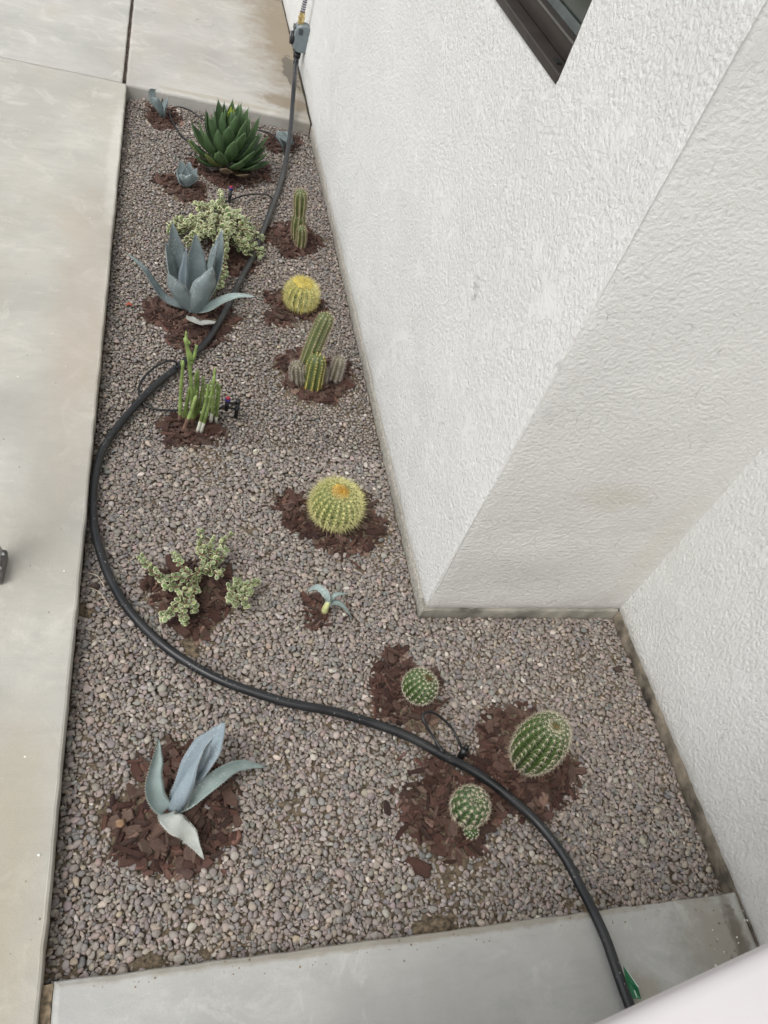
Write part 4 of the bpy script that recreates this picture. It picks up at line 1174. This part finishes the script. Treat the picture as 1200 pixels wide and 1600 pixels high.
for a_, b_, c_, rr in (((324, 185), (338, 150), (347, 108), 5.5), ((330, 170), (312, 130), (296, 78), 6.2), ((318, 100), (304, 80), (302, 50), 4.0), ((290, 200), (282, 185), (284, 172), 4.0), ((398, 300), (408, 280), (404, 262), 3.6)):
    ms = MB(); Pw = catmull([GY(*Z3(*q), yb + .01) for q in (a_, b_, c_)], 8); tube(ms, Pw, [rr * .001 * (1 - .4 * i / 8) for i in range(9)], 8); ms.build('side_shoot', M['stem_green'], r)

# variegated trailing shrubs
LEAFV = []
def jade_leaf(mb, p, d, n_, s_, tone):
    """round, slightly cupped leaf with a cream rim and green middle"""
    d = d.normalized(); n_ = (n_ - d * n_.dot(d)).normalized(); sd_ = d.cross(n_)
    cream = (.70 * tone, .69 * tone, .44 * tone); green = (.13 * tone, .205 * tone, .07 * tone)
    if random.random() < .15: green = (.24 * tone, .30 * tone, .10 * tone)
    vs, cols = [], []
    N8 = 8
    vs.append(p + d * s_ * .55); cols.append(green)
    for i in range(N8):
        w = 2 * math.pi * i / N8
        vs.append(p + d * (s_ * .55 + math.cos(w) * s_ * .36) + sd_ * math.sin(w) * s_ * .30 + n_ * s_ * .02); cols.append(green)
    for i in range(N8):
        w = 2 * math.pi * i / N8
        vs.append(p + d * (s_ * .55 + math.cos(w) * s_ * .44) + sd_ * math.sin(w) * s_ * .37 + n_ * s_ * .035); cols.append(cream)
    for i in range(N8):
        w = 2 * math.pi * i / N8
        vs.append(p + d * (s_ * .55 + math.cos(w) * s_ * .55) + sd_ * math.sin(w) * s_ * .48 + n_ * s_ * .10); cols.append(cream)
    vs.append(p + d * s_ * .55 - n_ * s_ * .10); cols.append(green)
    fs = [(0, 1 + i, 1 + (i + 1) % N8) for i in range(N8)]
    for r_ in (0, 1): fs += [(1 + r_ * N8 + i, 1 + (r_ + 1) * N8 + i, 1 + (r_ + 1) * N8 + (i + 1) % N8, 1 + r_ * N8 + (i + 1) % N8) for i in range(N8)]
    fs += [(1 + 2 * N8 + i, 1 + 3 * N8, 1 + 2 * N8 + (i + 1) % N8) for i in range(N8)]
    mb.add(vs, fs, 0, cols)
def sprig(st, lf, pts, size, step=.008, start=.15, spread=1.0):
    L = sum((Vector(pts[i + 1]) - Vector(pts[i])).length for i in range(len(pts) - 1)); n = max(5, int(L / step))
    P = catmull(pts, n)
    tube(st, P, [.0017 * (1 - .5 * i / n) + .0004 for i in range(n + 1)], 5)
    for i in range(int(n * start), n + 1):
        t = (P[min(i + 1, n)] - P[max(i - 1, 0)]).normalized()
        ref = Vector((0, 0, 1)) if abs(t.z) < .85 else Vector((1, 0, 0))
        s1 = t.cross(ref).normalized(); s2 = t.cross(s1)
        an = (i % 2) * math.pi / 2 + random.uniform(-.6, .6)
        for sg in (-1, 1):
            d = (s1 * math.cos(an) + s2 * math.sin(an)) * sg * spread + t * .55
            z_ = Vector((random.gauss(0, .35), random.gauss(0, .35), 1)) + t * .2
            jade_leaf(lf, P[i], d, z_, size * random.uniform(.6, 1.2), random.uniform(.75, 1.12))
    for _ in range(2):
        d = t + Vector((random.gauss(0, .5), random.gauss(0, .5), random.gauss(0, .3))); jade_leaf(lf, P[-1], d, Vector((0, 0, 1)), size * .7, 1.1)
# upper, large
b = on_bed(350, 372)
r = empty('trailing_shrub', b, 'large mound of cream-and-green variegated trailing foliage behind the largest blue agave', 'shrub')
poly = [(258, 360), (272, 340), (300, 334), (322, 322), (340, 312), (362, 318), (388, 332), (402, 355), (412, 378), (408, 398), (392, 408), (360, 402), (345, 415), (338, 440), (342, 450), (352, 430), (345, 405), (330, 388), (296, 384), (278, 376)]
st, lf = MB(), MB()
cnt = 0
while cnt < 62:
    px, py = random.uniform(255, 415), random.uniform(310, 452)
    if not inside(poly, np.array([px]), np.array([py]))[0]: continue
    dc = math.hypot((px - 350) / 60, (py - 368) / 50)
    hz = max(.012, .105 * (1 - dc * .8)) * random.uniform(.7, 1.1)
    e = G(px, py, hz)
    s0 = Vector((b.x + random.gauss(0, .02), b.y + random.gauss(0, .02), b.z))
    mid = s0.lerp(e, .55) + Vector((random.gauss(0, .012), random.gauss(0, .012), .03))
    sprig(st, lf, [s0, mid, e], .0165, .0100, .42); cnt += 1
for tgt in ((343, 300, .05), (305, 318, .03), (268, 352, .015), (410, 372, .03), (335, 452, .012), (350, 432, .02), (325, 455, .01), (408, 392, .02)):
    e = G(*tgt); s0 = Vector(b); sprig(st, lf, [s0, s0.lerp(e, .5) + Vector((0, 0, .035)), e], .015, .009, .4)
st.build('branches', M['stem_pink'], r, kind='stuff'); lf.build('foliage', M['jade'], r, kind='stuff')
# lower, sparse
b = on_bed(322, 905)
r = empty('trailing_shrub', b, 'sparse low sprawling variegated plant with pale round leaves in the middle of the bed', 'shrub')
st, lf = MB(), MB()
def Z4(x, y): return 120 + x / 2.4, 780 + y / 2.4
paths = [[(470, 300), (430, 285), (385, 240), (365, 205)], [(470, 300), (420, 300), (370, 290), (330, 300)], [(460, 300), (420, 330), (390, 370), (400, 400)], [(440, 310), (420, 360), (395, 420), (405, 462)],
         [(400, 360), (370, 400), (350, 430), (325, 440)], [(330, 300), (295, 285), (262, 240), (240, 218)], [(330, 300), (310, 290), (295, 280), (290, 265)], [(450, 290), (480, 270), (505, 250), (520, 210)],
         [(480, 285), (510, 270), (530, 285), (535, 270)], [(490, 270), (480, 220), (468, 170), (462, 120)], [(500, 260), (520, 210), (540, 170), (580, 130)], [(500, 250), (500, 200), (500, 170), (510, 150)],
         [(440, 300), (450, 280), (470, 250), (475, 235)], [(420, 320), (380, 330), (350, 330), (335, 330)], [(430, 320), (445, 340), (430, 370), (440, 415)], [(490, 280), (520, 240), (550, 210), (560, 190)], [(480, 260), (470, 215), (455, 190), (458, 160)]]
for pth in paths:
    zs = (.012, .04, .045, .035)
    pts = [G(*Z4(*q), b.z + z_) for q, z_ in zip(pth, zs)]
    sprig(st, lf, pts, .0125 if pth[-1][1] > 200 else .0105, .0070, .10)
for tip_ in ((575, 330), (600, 300), (640, 320), (680, 310), (570, 375), (595, 395), (635, 400), (650, 350), (615, 350)):
    s0 = G(*Z4(600, 372), b.z + .0); e = G(*Z4(*tip_), b.z + .035)
    sprig(st, lf, [s0, s0.lerp(e, .5) + Vector((0, 0, .018)), e], .0112, .0062, .2)
st.build('branches', M['stem_pink'], r, kind='stuff'); lf.build('foliage', M['jade'], r, kind='stuff')

# ---------------------------------------------------------------- irrigation
HR = .0098
hp = []
def hb(px, py, dz=HR + .001):
    p = on_bed(px, py, dz); return p
Yt = 4.03
top_pt = GY(463, 92, Yt)
hose_pts = [top_pt, G(460, 125, .125), G(457, 165, .075), G(454, 203, .052), G(449, 238, .034)]
for q in ((443, 268), (436, 295), (425, 325), (412, 360), (396, 400), (375, 440), (350, 490), (325, 530), (305, 553), (280, 574), (245, 603), (212, 636), (182, 672), (160, 708), (149, 745), (145, 785), (147, 825), (156, 863),
          (170, 903), (193, 945), (225, 983), (262, 1015), (305, 1045), (350, 1067), (400, 1085), (455, 1101), (515, 1113), (575, 1130), (635, 1153), (690, 1180), (745, 1208), (795, 1245), (840, 1288), (880, 1338), (908, 1385), (930, 1430)):
    hose_pts.append(hb(*q))
# smooth the heights so the hose lies stiffly over the stones
zs = [p.z for p in hose_pts]
for _ in range(3):
    for i in range(6, len(hose_pts) - 1): hose_pts[i].z = max(hose_pts[i].z * .5 + .25 * (hose_pts[i - 1].z + hose_pts[i + 1].z), .006)
for q in ((947, 1468), (960, 1505), (974, 1545), (988, 1582), (1003, 1625), (1015, 1670)):
    hose_pts.append(G(*q, ZT + HR))
hose_pts[-9] = G(880, 1336, .016); hose_pts[-8] = G(907, 1385, .024); hose_pts[-7] = G(929, 1428, .038)

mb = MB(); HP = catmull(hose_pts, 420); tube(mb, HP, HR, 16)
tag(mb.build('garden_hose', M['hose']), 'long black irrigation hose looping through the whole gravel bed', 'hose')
# printed white dashes along the near hose
# thin feeder tubes
def feeder(name, pts, label, r_=.0031, barbs=()):
    rt = empty(name, pts[0], label, 'tubing', 'thin black drip feeder tubes')
    m_ = MB(); tube(m_, catmull(pts, 40), r_, 8); m_.build('tube', M['tube'], rt)
    m_ = MB(); P_ = catmull(pts, 40)
    cyl(m_, P_[0], P_[2], r_ * 1.7, r_ * 1.4, 10); m_.build('barb_fitting', M['black_plastic'], rt)
    return rt
hb2 = lambda px, py, dz=.004: on_bed(px, py, dz)
feeder('drip_tube', [hb2(426, 322, .018), GY(424, 308, hb2(426, 322).y + .03), GY(405, 303, hb2(426, 322).y + .06), hb2(380, 306, .03), hb2(362, 312, .02), hb2(345, 317, .02), hb2(335, 322, .03)], 'thin black tube arching from the hose to the sprinkler by the variegated mound')
feeder('drip_tube', [hb2(277, 577, .02), hb2(275, 566, .045), hb2(262, 564, .055), hb2(240, 575, .045), hb2(221, 595, .03), hb2(217, 615, .02), hb2(228, 634, .012), hb2(255, 641, .012), hb2(300, 641, .014), hb2(335, 642, .016), hb2(349, 634, .03)], 'thin black tube looping round the pencil stems')
feeder('drip_tube', [hb2(694, 1178, .020), hb2(676, 1150, .03), hb2(664, 1130, .04), hb2(661, 1117, .045), hb2(672, 1112, .045), hb2(688, 1120, .04), hb2(706, 1138, .03), hb2(716, 1156, .02), hb2(722, 1172, .012)], 'short thin black loop of tube beside the hose above the lower barrels')
feeder('drip_tube', [hb2(446, 257, .018), hb2(445, 244, .03), hb2(440, 228, .045), hb2(428, 212, .045), hb2(412, 205, .03), hb2(400, 203, .02)], 'thin black tube from the hose into the right side of the green rosette')
feeder('drip_tube', [hb2(330, 198, .02), hb2(315, 185, .03), hb2(298, 173, .035), hb2(280, 167, .03), hb2(268, 170, .02), hb2(266, 182, .012), hb2(275, 200, .01), hb2(286, 214, .008), hb2(300, 225, .008)], 'thin black tube from the green rosette to the far left agave')
# sprinkler stakes
def stake(base, hgt, label, arm=None):
    rt = empty('sprinkler_stake', base, label, 'sprinkler', 'black micro sprinklers on stakes')
    b0 = Vector(base); m_ = MB(); cyl(m_, b0 + Vector((0, 0, -.02)), b0 + Vector((0, 0, hgt)), .0052, .0060, 12); cyl(m_, b0 + Vector((0, 0, hgt * .55)), b0 + Vector((0, 0, hgt * .62)), .0078, .0078, 12)
    m_.build('stake', M['black_plastic'], rt)
    hd = b0 + Vector((0, 0, hgt)) if arm is None else b0 + Vector(arm)
    if arm is not None:
        m_ = MB(); cyl(m_, b0 + Vector((0, 0, hgt - .002)), b0 + Vector((0, 0, hgt + .006)), .0078, .0074, 12)
        tube(m_, [b0 + Vector((0, 0, hgt - .006)), hd + Vector((0, 0, -.010))], .0036, 8); tube(m_, [b0 + Vector((0, 0, hgt - .028)), hd + Vector((0, 0, -.024))], .0036, 8)
        cyl(m_, hd + Vector((0, 0, -.036)), hd + Vector((0, 0, -.001)), .0058, .0062, 12); m_.build('bracket', M['black_plastic'], rt)
    m_ = MB(); cyl(m_, hd, hd + Vector((0, 0, .007)), .0078, .0078, 14); m_.build('blue_collar', M['blue_cap'], rt)
    m_ = MB(); cyl(m_, hd + Vector((0, 0, .0072)), hd + Vector((0, 0, .012)), .0062, .0045, 14); m_.build('red_cap', M['red_cap'], rt)
sb = on_bed(358, 316); stake(sb, GY(358, 295, sb.y).z - sb.z, 'black sprinkler stake with a red and blue cap behind the variegated mound')
sb = on_bed(368, 652); tp = GY(370, 628, sb.y); hdp = GY(356, 624, sb.y - .005)
stake(sb, tp.z - sb.z, 'black sprinkler stake with a side-mounted red and blue cap right of the pencil stems', arm=(hdp.x - sb.x, hdp.y - sb.y, hdp.z - sb.z - .004))
# small black elbow fitting where the near loop ends
rt = empty('drip_emitter', on_bed(724, 1176, .01), 'small black drip emitter touching the hose between the two lower barrels', 'emitter')
e = on_bed(723, 1178, .014); m_ = MB(); cyl(m_, e + Vector((0, 0, -.014)), e + Vector((.004, .006, .010)), .0085, .0085, 12); m_.build('emitter_body', M['black_plastic'], rt)
m_ = MB(); cyl(m_, e + Vector((.004, .006, .0105)), e + Vector((.008, .012, .017)), .006, .0045, 12); m_.build('emitter_cap', M['black_plastic'], rt)

# timer on the wall
tmx, tmy = top_pt.x, Yt
rt = empty('hose_timer', (tmx, tmy, top_pt.z), 'grey hose tap timer with a round black dial, hanging by the far wall', 'timer')
ztop = GY(470, 36, Yt).z; zbot = GY(466, 78, Yt).z
def xat(px, py): return GY(px, py, Yt).x
xl_, xr_ = xat(457, 60), xat(486, 60)
# body: outline in x-z with tapered shoulders and a rounded bottom, swept in y, front corner chamfered
mb = MB(); hh = ztop - zbot; xc = (xl_ + xr_) / 2; hw = (xr_ - xl_) / 2
out = [(-.82, 0.90), (-.30, 1.0), (.35, 1.0), (.92, .90), (1.0, .80), (1.0, .35), (.86, .14), (.55, .02), (.0, -.03), (-.5, -.01), (-.88, .10), (-1.0, .32), (-1.0, .78)]
yh = .032
vs = []
for yy, s_ in ((-yh, .86), (-yh + .006, 1.0), (yh - .006, 1.0), (yh, .86)):
    vs += [(xc + x_ * hw * s_, tmy + yy, zbot + hh * (.48 + (z_ - .48) * (s_ * .5 + .5))) for x_, z_ in out]
n_ = len(out)
fs = [(k_ * n_ + i, k_ * n_ + (i + 1) % n_, (k_ + 1) * n_ + (i + 1) % n_, (k_ + 1) * n_ + i) for k_ in range(3) for i in range(n_)] + [tuple(range(n_)), tuple(range(3 * n_, 4 * n_))[::-1]]
mb.add(vs, fs); mb.build('body', M['timer_grey'], rt, smooth=False)
zm = zbot + hh * .42; fx = xc - hw
mb = MB(); cyl(mb, (fx + .004, tmy - .004, zm), (fx - .012, tmy - .004, zm), .0295, .027, 28); dl = mb.build('dial', M['black_plastic'], rt)
mb = MB(); mb.box(fx - .0135, fx - .0122, tmy - .007, tmy - .002, zm + .004, zm + .022); mb.build('pointer', M['white_label'], dl, smooth=False)
mb = MB(); mb.box(fx - .0028, fx + .004, tmy - .026, tmy + .024, zbot + hh * .72, zbot + hh * .88); mb.build('display', M['timer_dark'], rt, smooth=False)
mb = MB(); mb.box(xc - hw * .55, xc - hw * .1, tmy - yh - .0015, tmy - yh + .004, zbot + hh * .66, zbot + hh * .88); mb.build('display_hood', M['timer_dark'], rt, smooth=False)
# inlet of brass, banded supply hose and tap above
xi = xat(471, 30)
mb = MB(); z_ = ztop - .004
for (h_, r_) in ((.012, .0155), (.006, .012), (.014, .016), (.006, .011), (.012, .0135)):
    cyl(mb, (xi, tmy, z_), (xi, tmy, z_ + h_), r_, r_, 8); z_ += h_ + .0003
mb.build('brass_coupling', M['brass'], rt, smooth=False)
sup = empty('supply_hose', (xi, tmy, z_), 'short banded silver and navy supply hose above the grey tap timer', 'hose')
P_ = catmull([Vector((xi, tmy, z_)), Vector((xi + .003, tmy + .002, z_ + .07)), Vector((xi + .004, tmy, z_ + .17)), Vector((xi + .012, tmy, z_ + .30))], 60)
m_ = MB(); tube(m_, P_, .0092, 12); m_.build('inner_tube', M['steel'], sup)
for k_ in range(0, 40, 3):
    m_ = MB(); tube(m_, [P_[k_], P_[k_ + 1]], .0108, 12); m_.build('band', M['navy'], sup)
m_ = MB(); cyl(m_, P_[22], P_[34], .015, .015, 12); m_.build('ferrule', M['steel'], sup)
tapo = empty('wall_tap', (XW, tmy, z_ + .33), 'brass wall tap feeding the banded supply hose, above the timer', 'tap')
m_ = MB(); tube(m_, catmull([Vector((XW + .01, tmy, z_ + .36)), Vector((XW - .03, tmy, z_ + .36)), Vector((xi + .012, tmy, z_ + .34)), P_[-1]], 12), .013, 12); m_.build('spout', M['brass'], tapo)
m_ = MB(); cyl(m_, (XW - .035, tmy, z_ + .37), (XW - .035, tmy, z_ + .40), .006, .006, 10); cyl(m_, (XW - .035, tmy, z_ + .4002), (XW - .035, tmy, z_ + .408), .026, .026, 18); m_.build('handle', M['brass'], tapo)
# outlet: black coupling and labelled collar on the hose
d0 = (HP[6] - HP[0]).normalized()
out_ = empty('hose_coupling', top_pt, 'black hose coupling with a small white label under the tap timer', 'coupling')
pz = Vector((top_pt.x, tmy, zbot))
m_ = MB(); cyl(m_, pz + Vector((0, 0, .004)), pz + Vector((0, 0, -.012)), .0135, .0125, 14)
cyl(m_, pz + Vector((0, 0, -.0122)), pz + Vector((0, 0, -.036)), .018, .0165, 10); cyl(m_, pz + Vector((0, 0, -.0362)), top_pt + d0 * .075, .0128, .0128, 16)
m_.build('collar', M['black_plastic'], out_)
lp = pz + Vector((-.002, 0, -.042)); 
a0, a1 = lp, top_pt + d0 * .035
cdir = (a1 - a0).normalized()
m_ = MB(); vs = []
for t in (0, 1):
    c_ = a0.lerp(a1, t)
    for i in range(7):
        w = math.radians(-150 + i * 20); vs.append(c_ + Vector((math.cos(w) * .0135, math.sin(w) * .0135, 0)))
m_.add(vs, [(i, i + 1, 8 + i, 7 + i) for i in range(6)]); lb = m_.build('label', M['white_label'], out_)
m_ = MB()
for i in range(6):
    c_ = a0.lerp(a1, .2 + .11 * i); vs = []
    for w in (math.radians(-105), math.radians(-82)): vs.append(c_ + Vector((math.cos(w) * .0139, math.sin(w) * .0139, 0)))
    h_ = Vector((0, 0, .0018)); m_.add([vs[0], vs[1], vs[1] + h_, vs[0] + h_], [(0, 1, 2, 3)])
m_.build('lettering', M['black_print'], lb, smooth=False)
m_ = MB(); cyl(m_, top_pt + d0 * .060, top_pt + d0 * .064, .0133, .0133, 16); m_.build('blue_ring', M['blue_cap'], out_)

# green tag stuck to the hose
tg = empty('hose_tag', G(985, 1540, ZT), 'folded green paper tag with tiny white print tucked against the hose', 'tag')
def T_(px, py, z_): return G(px, py, ZT + z_)
A0, A1, A2, A3, A4 = T_(974, 1509, .014), T_(997, 1543, .014), T_(1002, 1561, .003), T_(986, 1560, .003), T_(977, 1528, .020)
m_ = MB(); th = Vector((0, 0, -.0006)); vs = [A0, A1, A2, A3, A4, G(984, 1535, ZT + .009)]
m_.add(vs + [v_ + th for v_ in vs], [(0, 1, 5), (1, 2, 5), (2, 3, 5), (3, 4, 5), (4, 0, 5), (7, 6, 11), (8, 7, 11), (9, 8, 11), (10, 9, 11), (6, 10, 11), (0, 6, 7, 1), (1, 7, 8, 2), (2, 8, 9, 3), (3, 9, 10, 4), (4, 10, 6, 0)])
m_.build('paper', M['green_tag'], tg, smooth=False)
m_ = MB(); n1 = (A1 - A0).cross(Vector((0, 0, 1))).normalized() * .0018; u_ = Vector((0, 0, .0006))
m_.add([A0 + u_, A1 + u_, A1 + u_ - n1, A0 + u_], [(0, 1, 2), ]); m_.build('white_edge', M['tag_edge'], tg, smooth=False)
# the tiny print is too small to read in the photo: a pale line of ticks
p0, p1 = T_(989.5, 1548, .0085), T_(994, 1560, .0048)
ax_ = (p1 - p0) / 6; nr_ = ax_.cross(Vector((0, 0, 1))).normalized() * .0022
m_ = MB()
for i in range(6):
    a_ = p0 + ax_ * i; a_.z += .0022; w_ = ax_ * .72
    m_.add([a_, a_ + w_, a_ + w_ - nr_, a_ - nr_], [(0, 1, 2, 3)])
m_.build('lettering', M['tag_edge'], tg, smooth=False)

# ---------------------------------------------------------------- near ledge, ladder foot, small debris
a_ = G(946, 1600, 1.06); b_ = G(1200, 1480, 1.06); dr = (b_ - a_).normalized(); nr = Vector((dr.y, -dr.x, 0))
led = empty('ledge', (a_ + nr * .2), 'smooth off-white ledge with a rounded edge cutting across the bottom right corner', 'ledge')
def slab_rot(name, o0, along, depth, z0, z1, bev, m_, parent):
    """box laid along dr from o0 (edge towards the bed), rounded"""
    t_ = MB(); t_.box(-along[0], along[1], 0, depth, z0, z1, bev=bev)
    t_.v = [tuple(o0 + dr * v_[0] + nr * v_[1] + Vector((0, 0, v_[2] - o0.z))) for v_ in t_.v]
    return t_.build(name, m_, parent)
slab_rot('cap', a_, (.25, .75), .34, 1.00, 1.062, .009, M['ledge'], led)
slab_rot('pier', a_ + nr * .05, (.18, .68), .24, ZT - .003, .999, .006, M['ledge'], led)

lf_ = G(8, 880, ZT + .01)
lad = empty('ladder', lf_, 'grey metal ladder leg with a dark rubber foot at the left edge of the walkway', 'ladder')
ftop, fbot = G(13, 862, ZT + .02), G(4, 906, ZT + .02)
fd = (fbot - ftop).normalized(); fn = Vector((fd.y, -fd.x, 0)); fn = fn if fn.x < 0 else -fn
def obox(c0, ax1, l1, ax2, l2, ax3, l3, bev, m_, name, parent):
    t_ = MB(); t_.box(0, l1, 0, l2, 0, l3, bev=bev)
    t_.v = [tuple(c0 + ax1 * v_[0] + ax2 * v_[1] + ax3 * v_[2]) for v_ in t_.v]; return t_.build(name, m_, parent)
Lf = (fbot - ftop).length
base0 = Vector((ftop.x, ftop.y, ZT))
obox(base0, fd, Lf, fn, .030, Vector((0, 0, 1)), .030, .006, M['rubber'], 'rubber_foot', lad)
for t in (.22, .72):
    m_ = MB(); c_ = base0 + fd * Lf * t + Vector((0, 0, .0305)) + fn * .008; cyl(m_, c_, c_ + Vector((0, 0, .0035)), .0048, .004, 10); m_.build('rivet', M['steel'], lad)
rdir = (fn * .30 + Vector((0, 0, .82)) + fd * -.12).normalized()
obox(base0 + fn * .006 + Vector((0, 0, .022)) + fd * .004, fd, Lf - .008, fn, .020, rdir, 1.15, .002, M['alu'], 'rail', lad)

# straw, stone, red leaf, pale fleck, curled bits
def straw(pts, label, r_=.0009):
    m_ = MB(); tube(m_, catmull([on_bed(px, py, dz) for px, py, dz in pts], 14), r_, 5); tag(m_.build('dry_root', M['straw']), label, 'straw')
straw([(137, 895, .006), (152, 900, .010), (163, 916, .008)], 'pale dry straw just above the dark stone by the walkway edge')
straw([(140, 918, .006), (155, 925, .011), (165, 938, .011), (171, 950, .007)], 'longer pale dry straw just below the dark stone by the walkway edge')
def stone(px, py, r_, m, name, label, cat, sq=.7):
    v0, f0 = ico(3); rr = np.random.default_rng(int(px)); w = variants(v0, 1, int(px), .1)[0]
    p = on_bed(px, py, r_ * .45); m_ = MB(); m_.add([(p.x + a * r_, p.y + b * r_ * .85, p.z + c * r_ * sq) for a, b, c in w], [tuple(x) for x in f0.tolist()])
    tag(m_.build(name, m), label, cat)
stone(149, 914, .0125, M['dark_stone'], 'stone', 'dark brown stone between two straws near the walkway edge', 'stone')
stone(188, 1286, .011, simple('tan_stone', (.27, .16, .09), .7, var=.25, bump=.4), 'stone', 'orange-tan stone on the bark left of the near agave', 'stone', .5)
stone(965, 1045, .014, M['dark_stone'], 'stone', 'dark lump standing in for a small dark hole in the gravel near the right wall', 'stone', .5)  # darkness of a small hole in the gravel, put in as a dark lump
p = on_bed(202, 477, .004); m_ = MB()
leafpts = [p + Vector((-.009, 0, 0)), p + Vector((0, .002, .004)), p + Vector((.010, -.002, .001))]
o = leaf(None, leafpts, .011, M['red_leaf'], nrm=(0, 0, 1), cup=.15, teeth=False, tip=False, seg=6, acr=4, name='fallen_leaf'); tag(o, 'small red fallen petal on the gravel left of the largest blue agave', 'leaf')
# crumbs of plaster and grit on the concrete
def crumbs(n_, xr, yr, z, label, cols, rr=(.0012, .0035)):
    m_ = MB(); v0, f0 = ico(1)
    for _ in range(n_):
        x = random.uniform(*xr); y = random.uniform(*yr); r_ = random.uniform(*rr) * random.choice((.6, 1, 1)); c = random.choice(cols)
        m_.add([(x + a * r_ * random.uniform(.8, 1.3), y + b * r_, z + (c_ + .3) * r_ * .5) for a, b, c_ in v0.tolist()], f0.tolist(), 0, c)
    tag(m_.build('grit', M['pebble']), label, 'grit', kind='stuff')
crumbs(90, (1.12, XR - .006), (.0, YK - .02), ZT - .004, 'grit and plaster crumbs on the concrete at the foot of the right wall', [(.6, .58, .54), (.2, .17, .13), (.28, .22, .15)])
crumbs(34, (-.7, XL - .01), (.2, 3.4), ZT, 'scattered white paint flecks on the left walkway', [(.8, .8, .78)], (.001, .0028))
crumbs(70, (-.05, 1.2), (YK - .03, YK - .004), ZT - .004, 'soil crumbs along the near kerb edge', [(.2, .15, .09), (.26, .2, .13)], (.0008, .002))
scene.cycles.max_bounces = 6
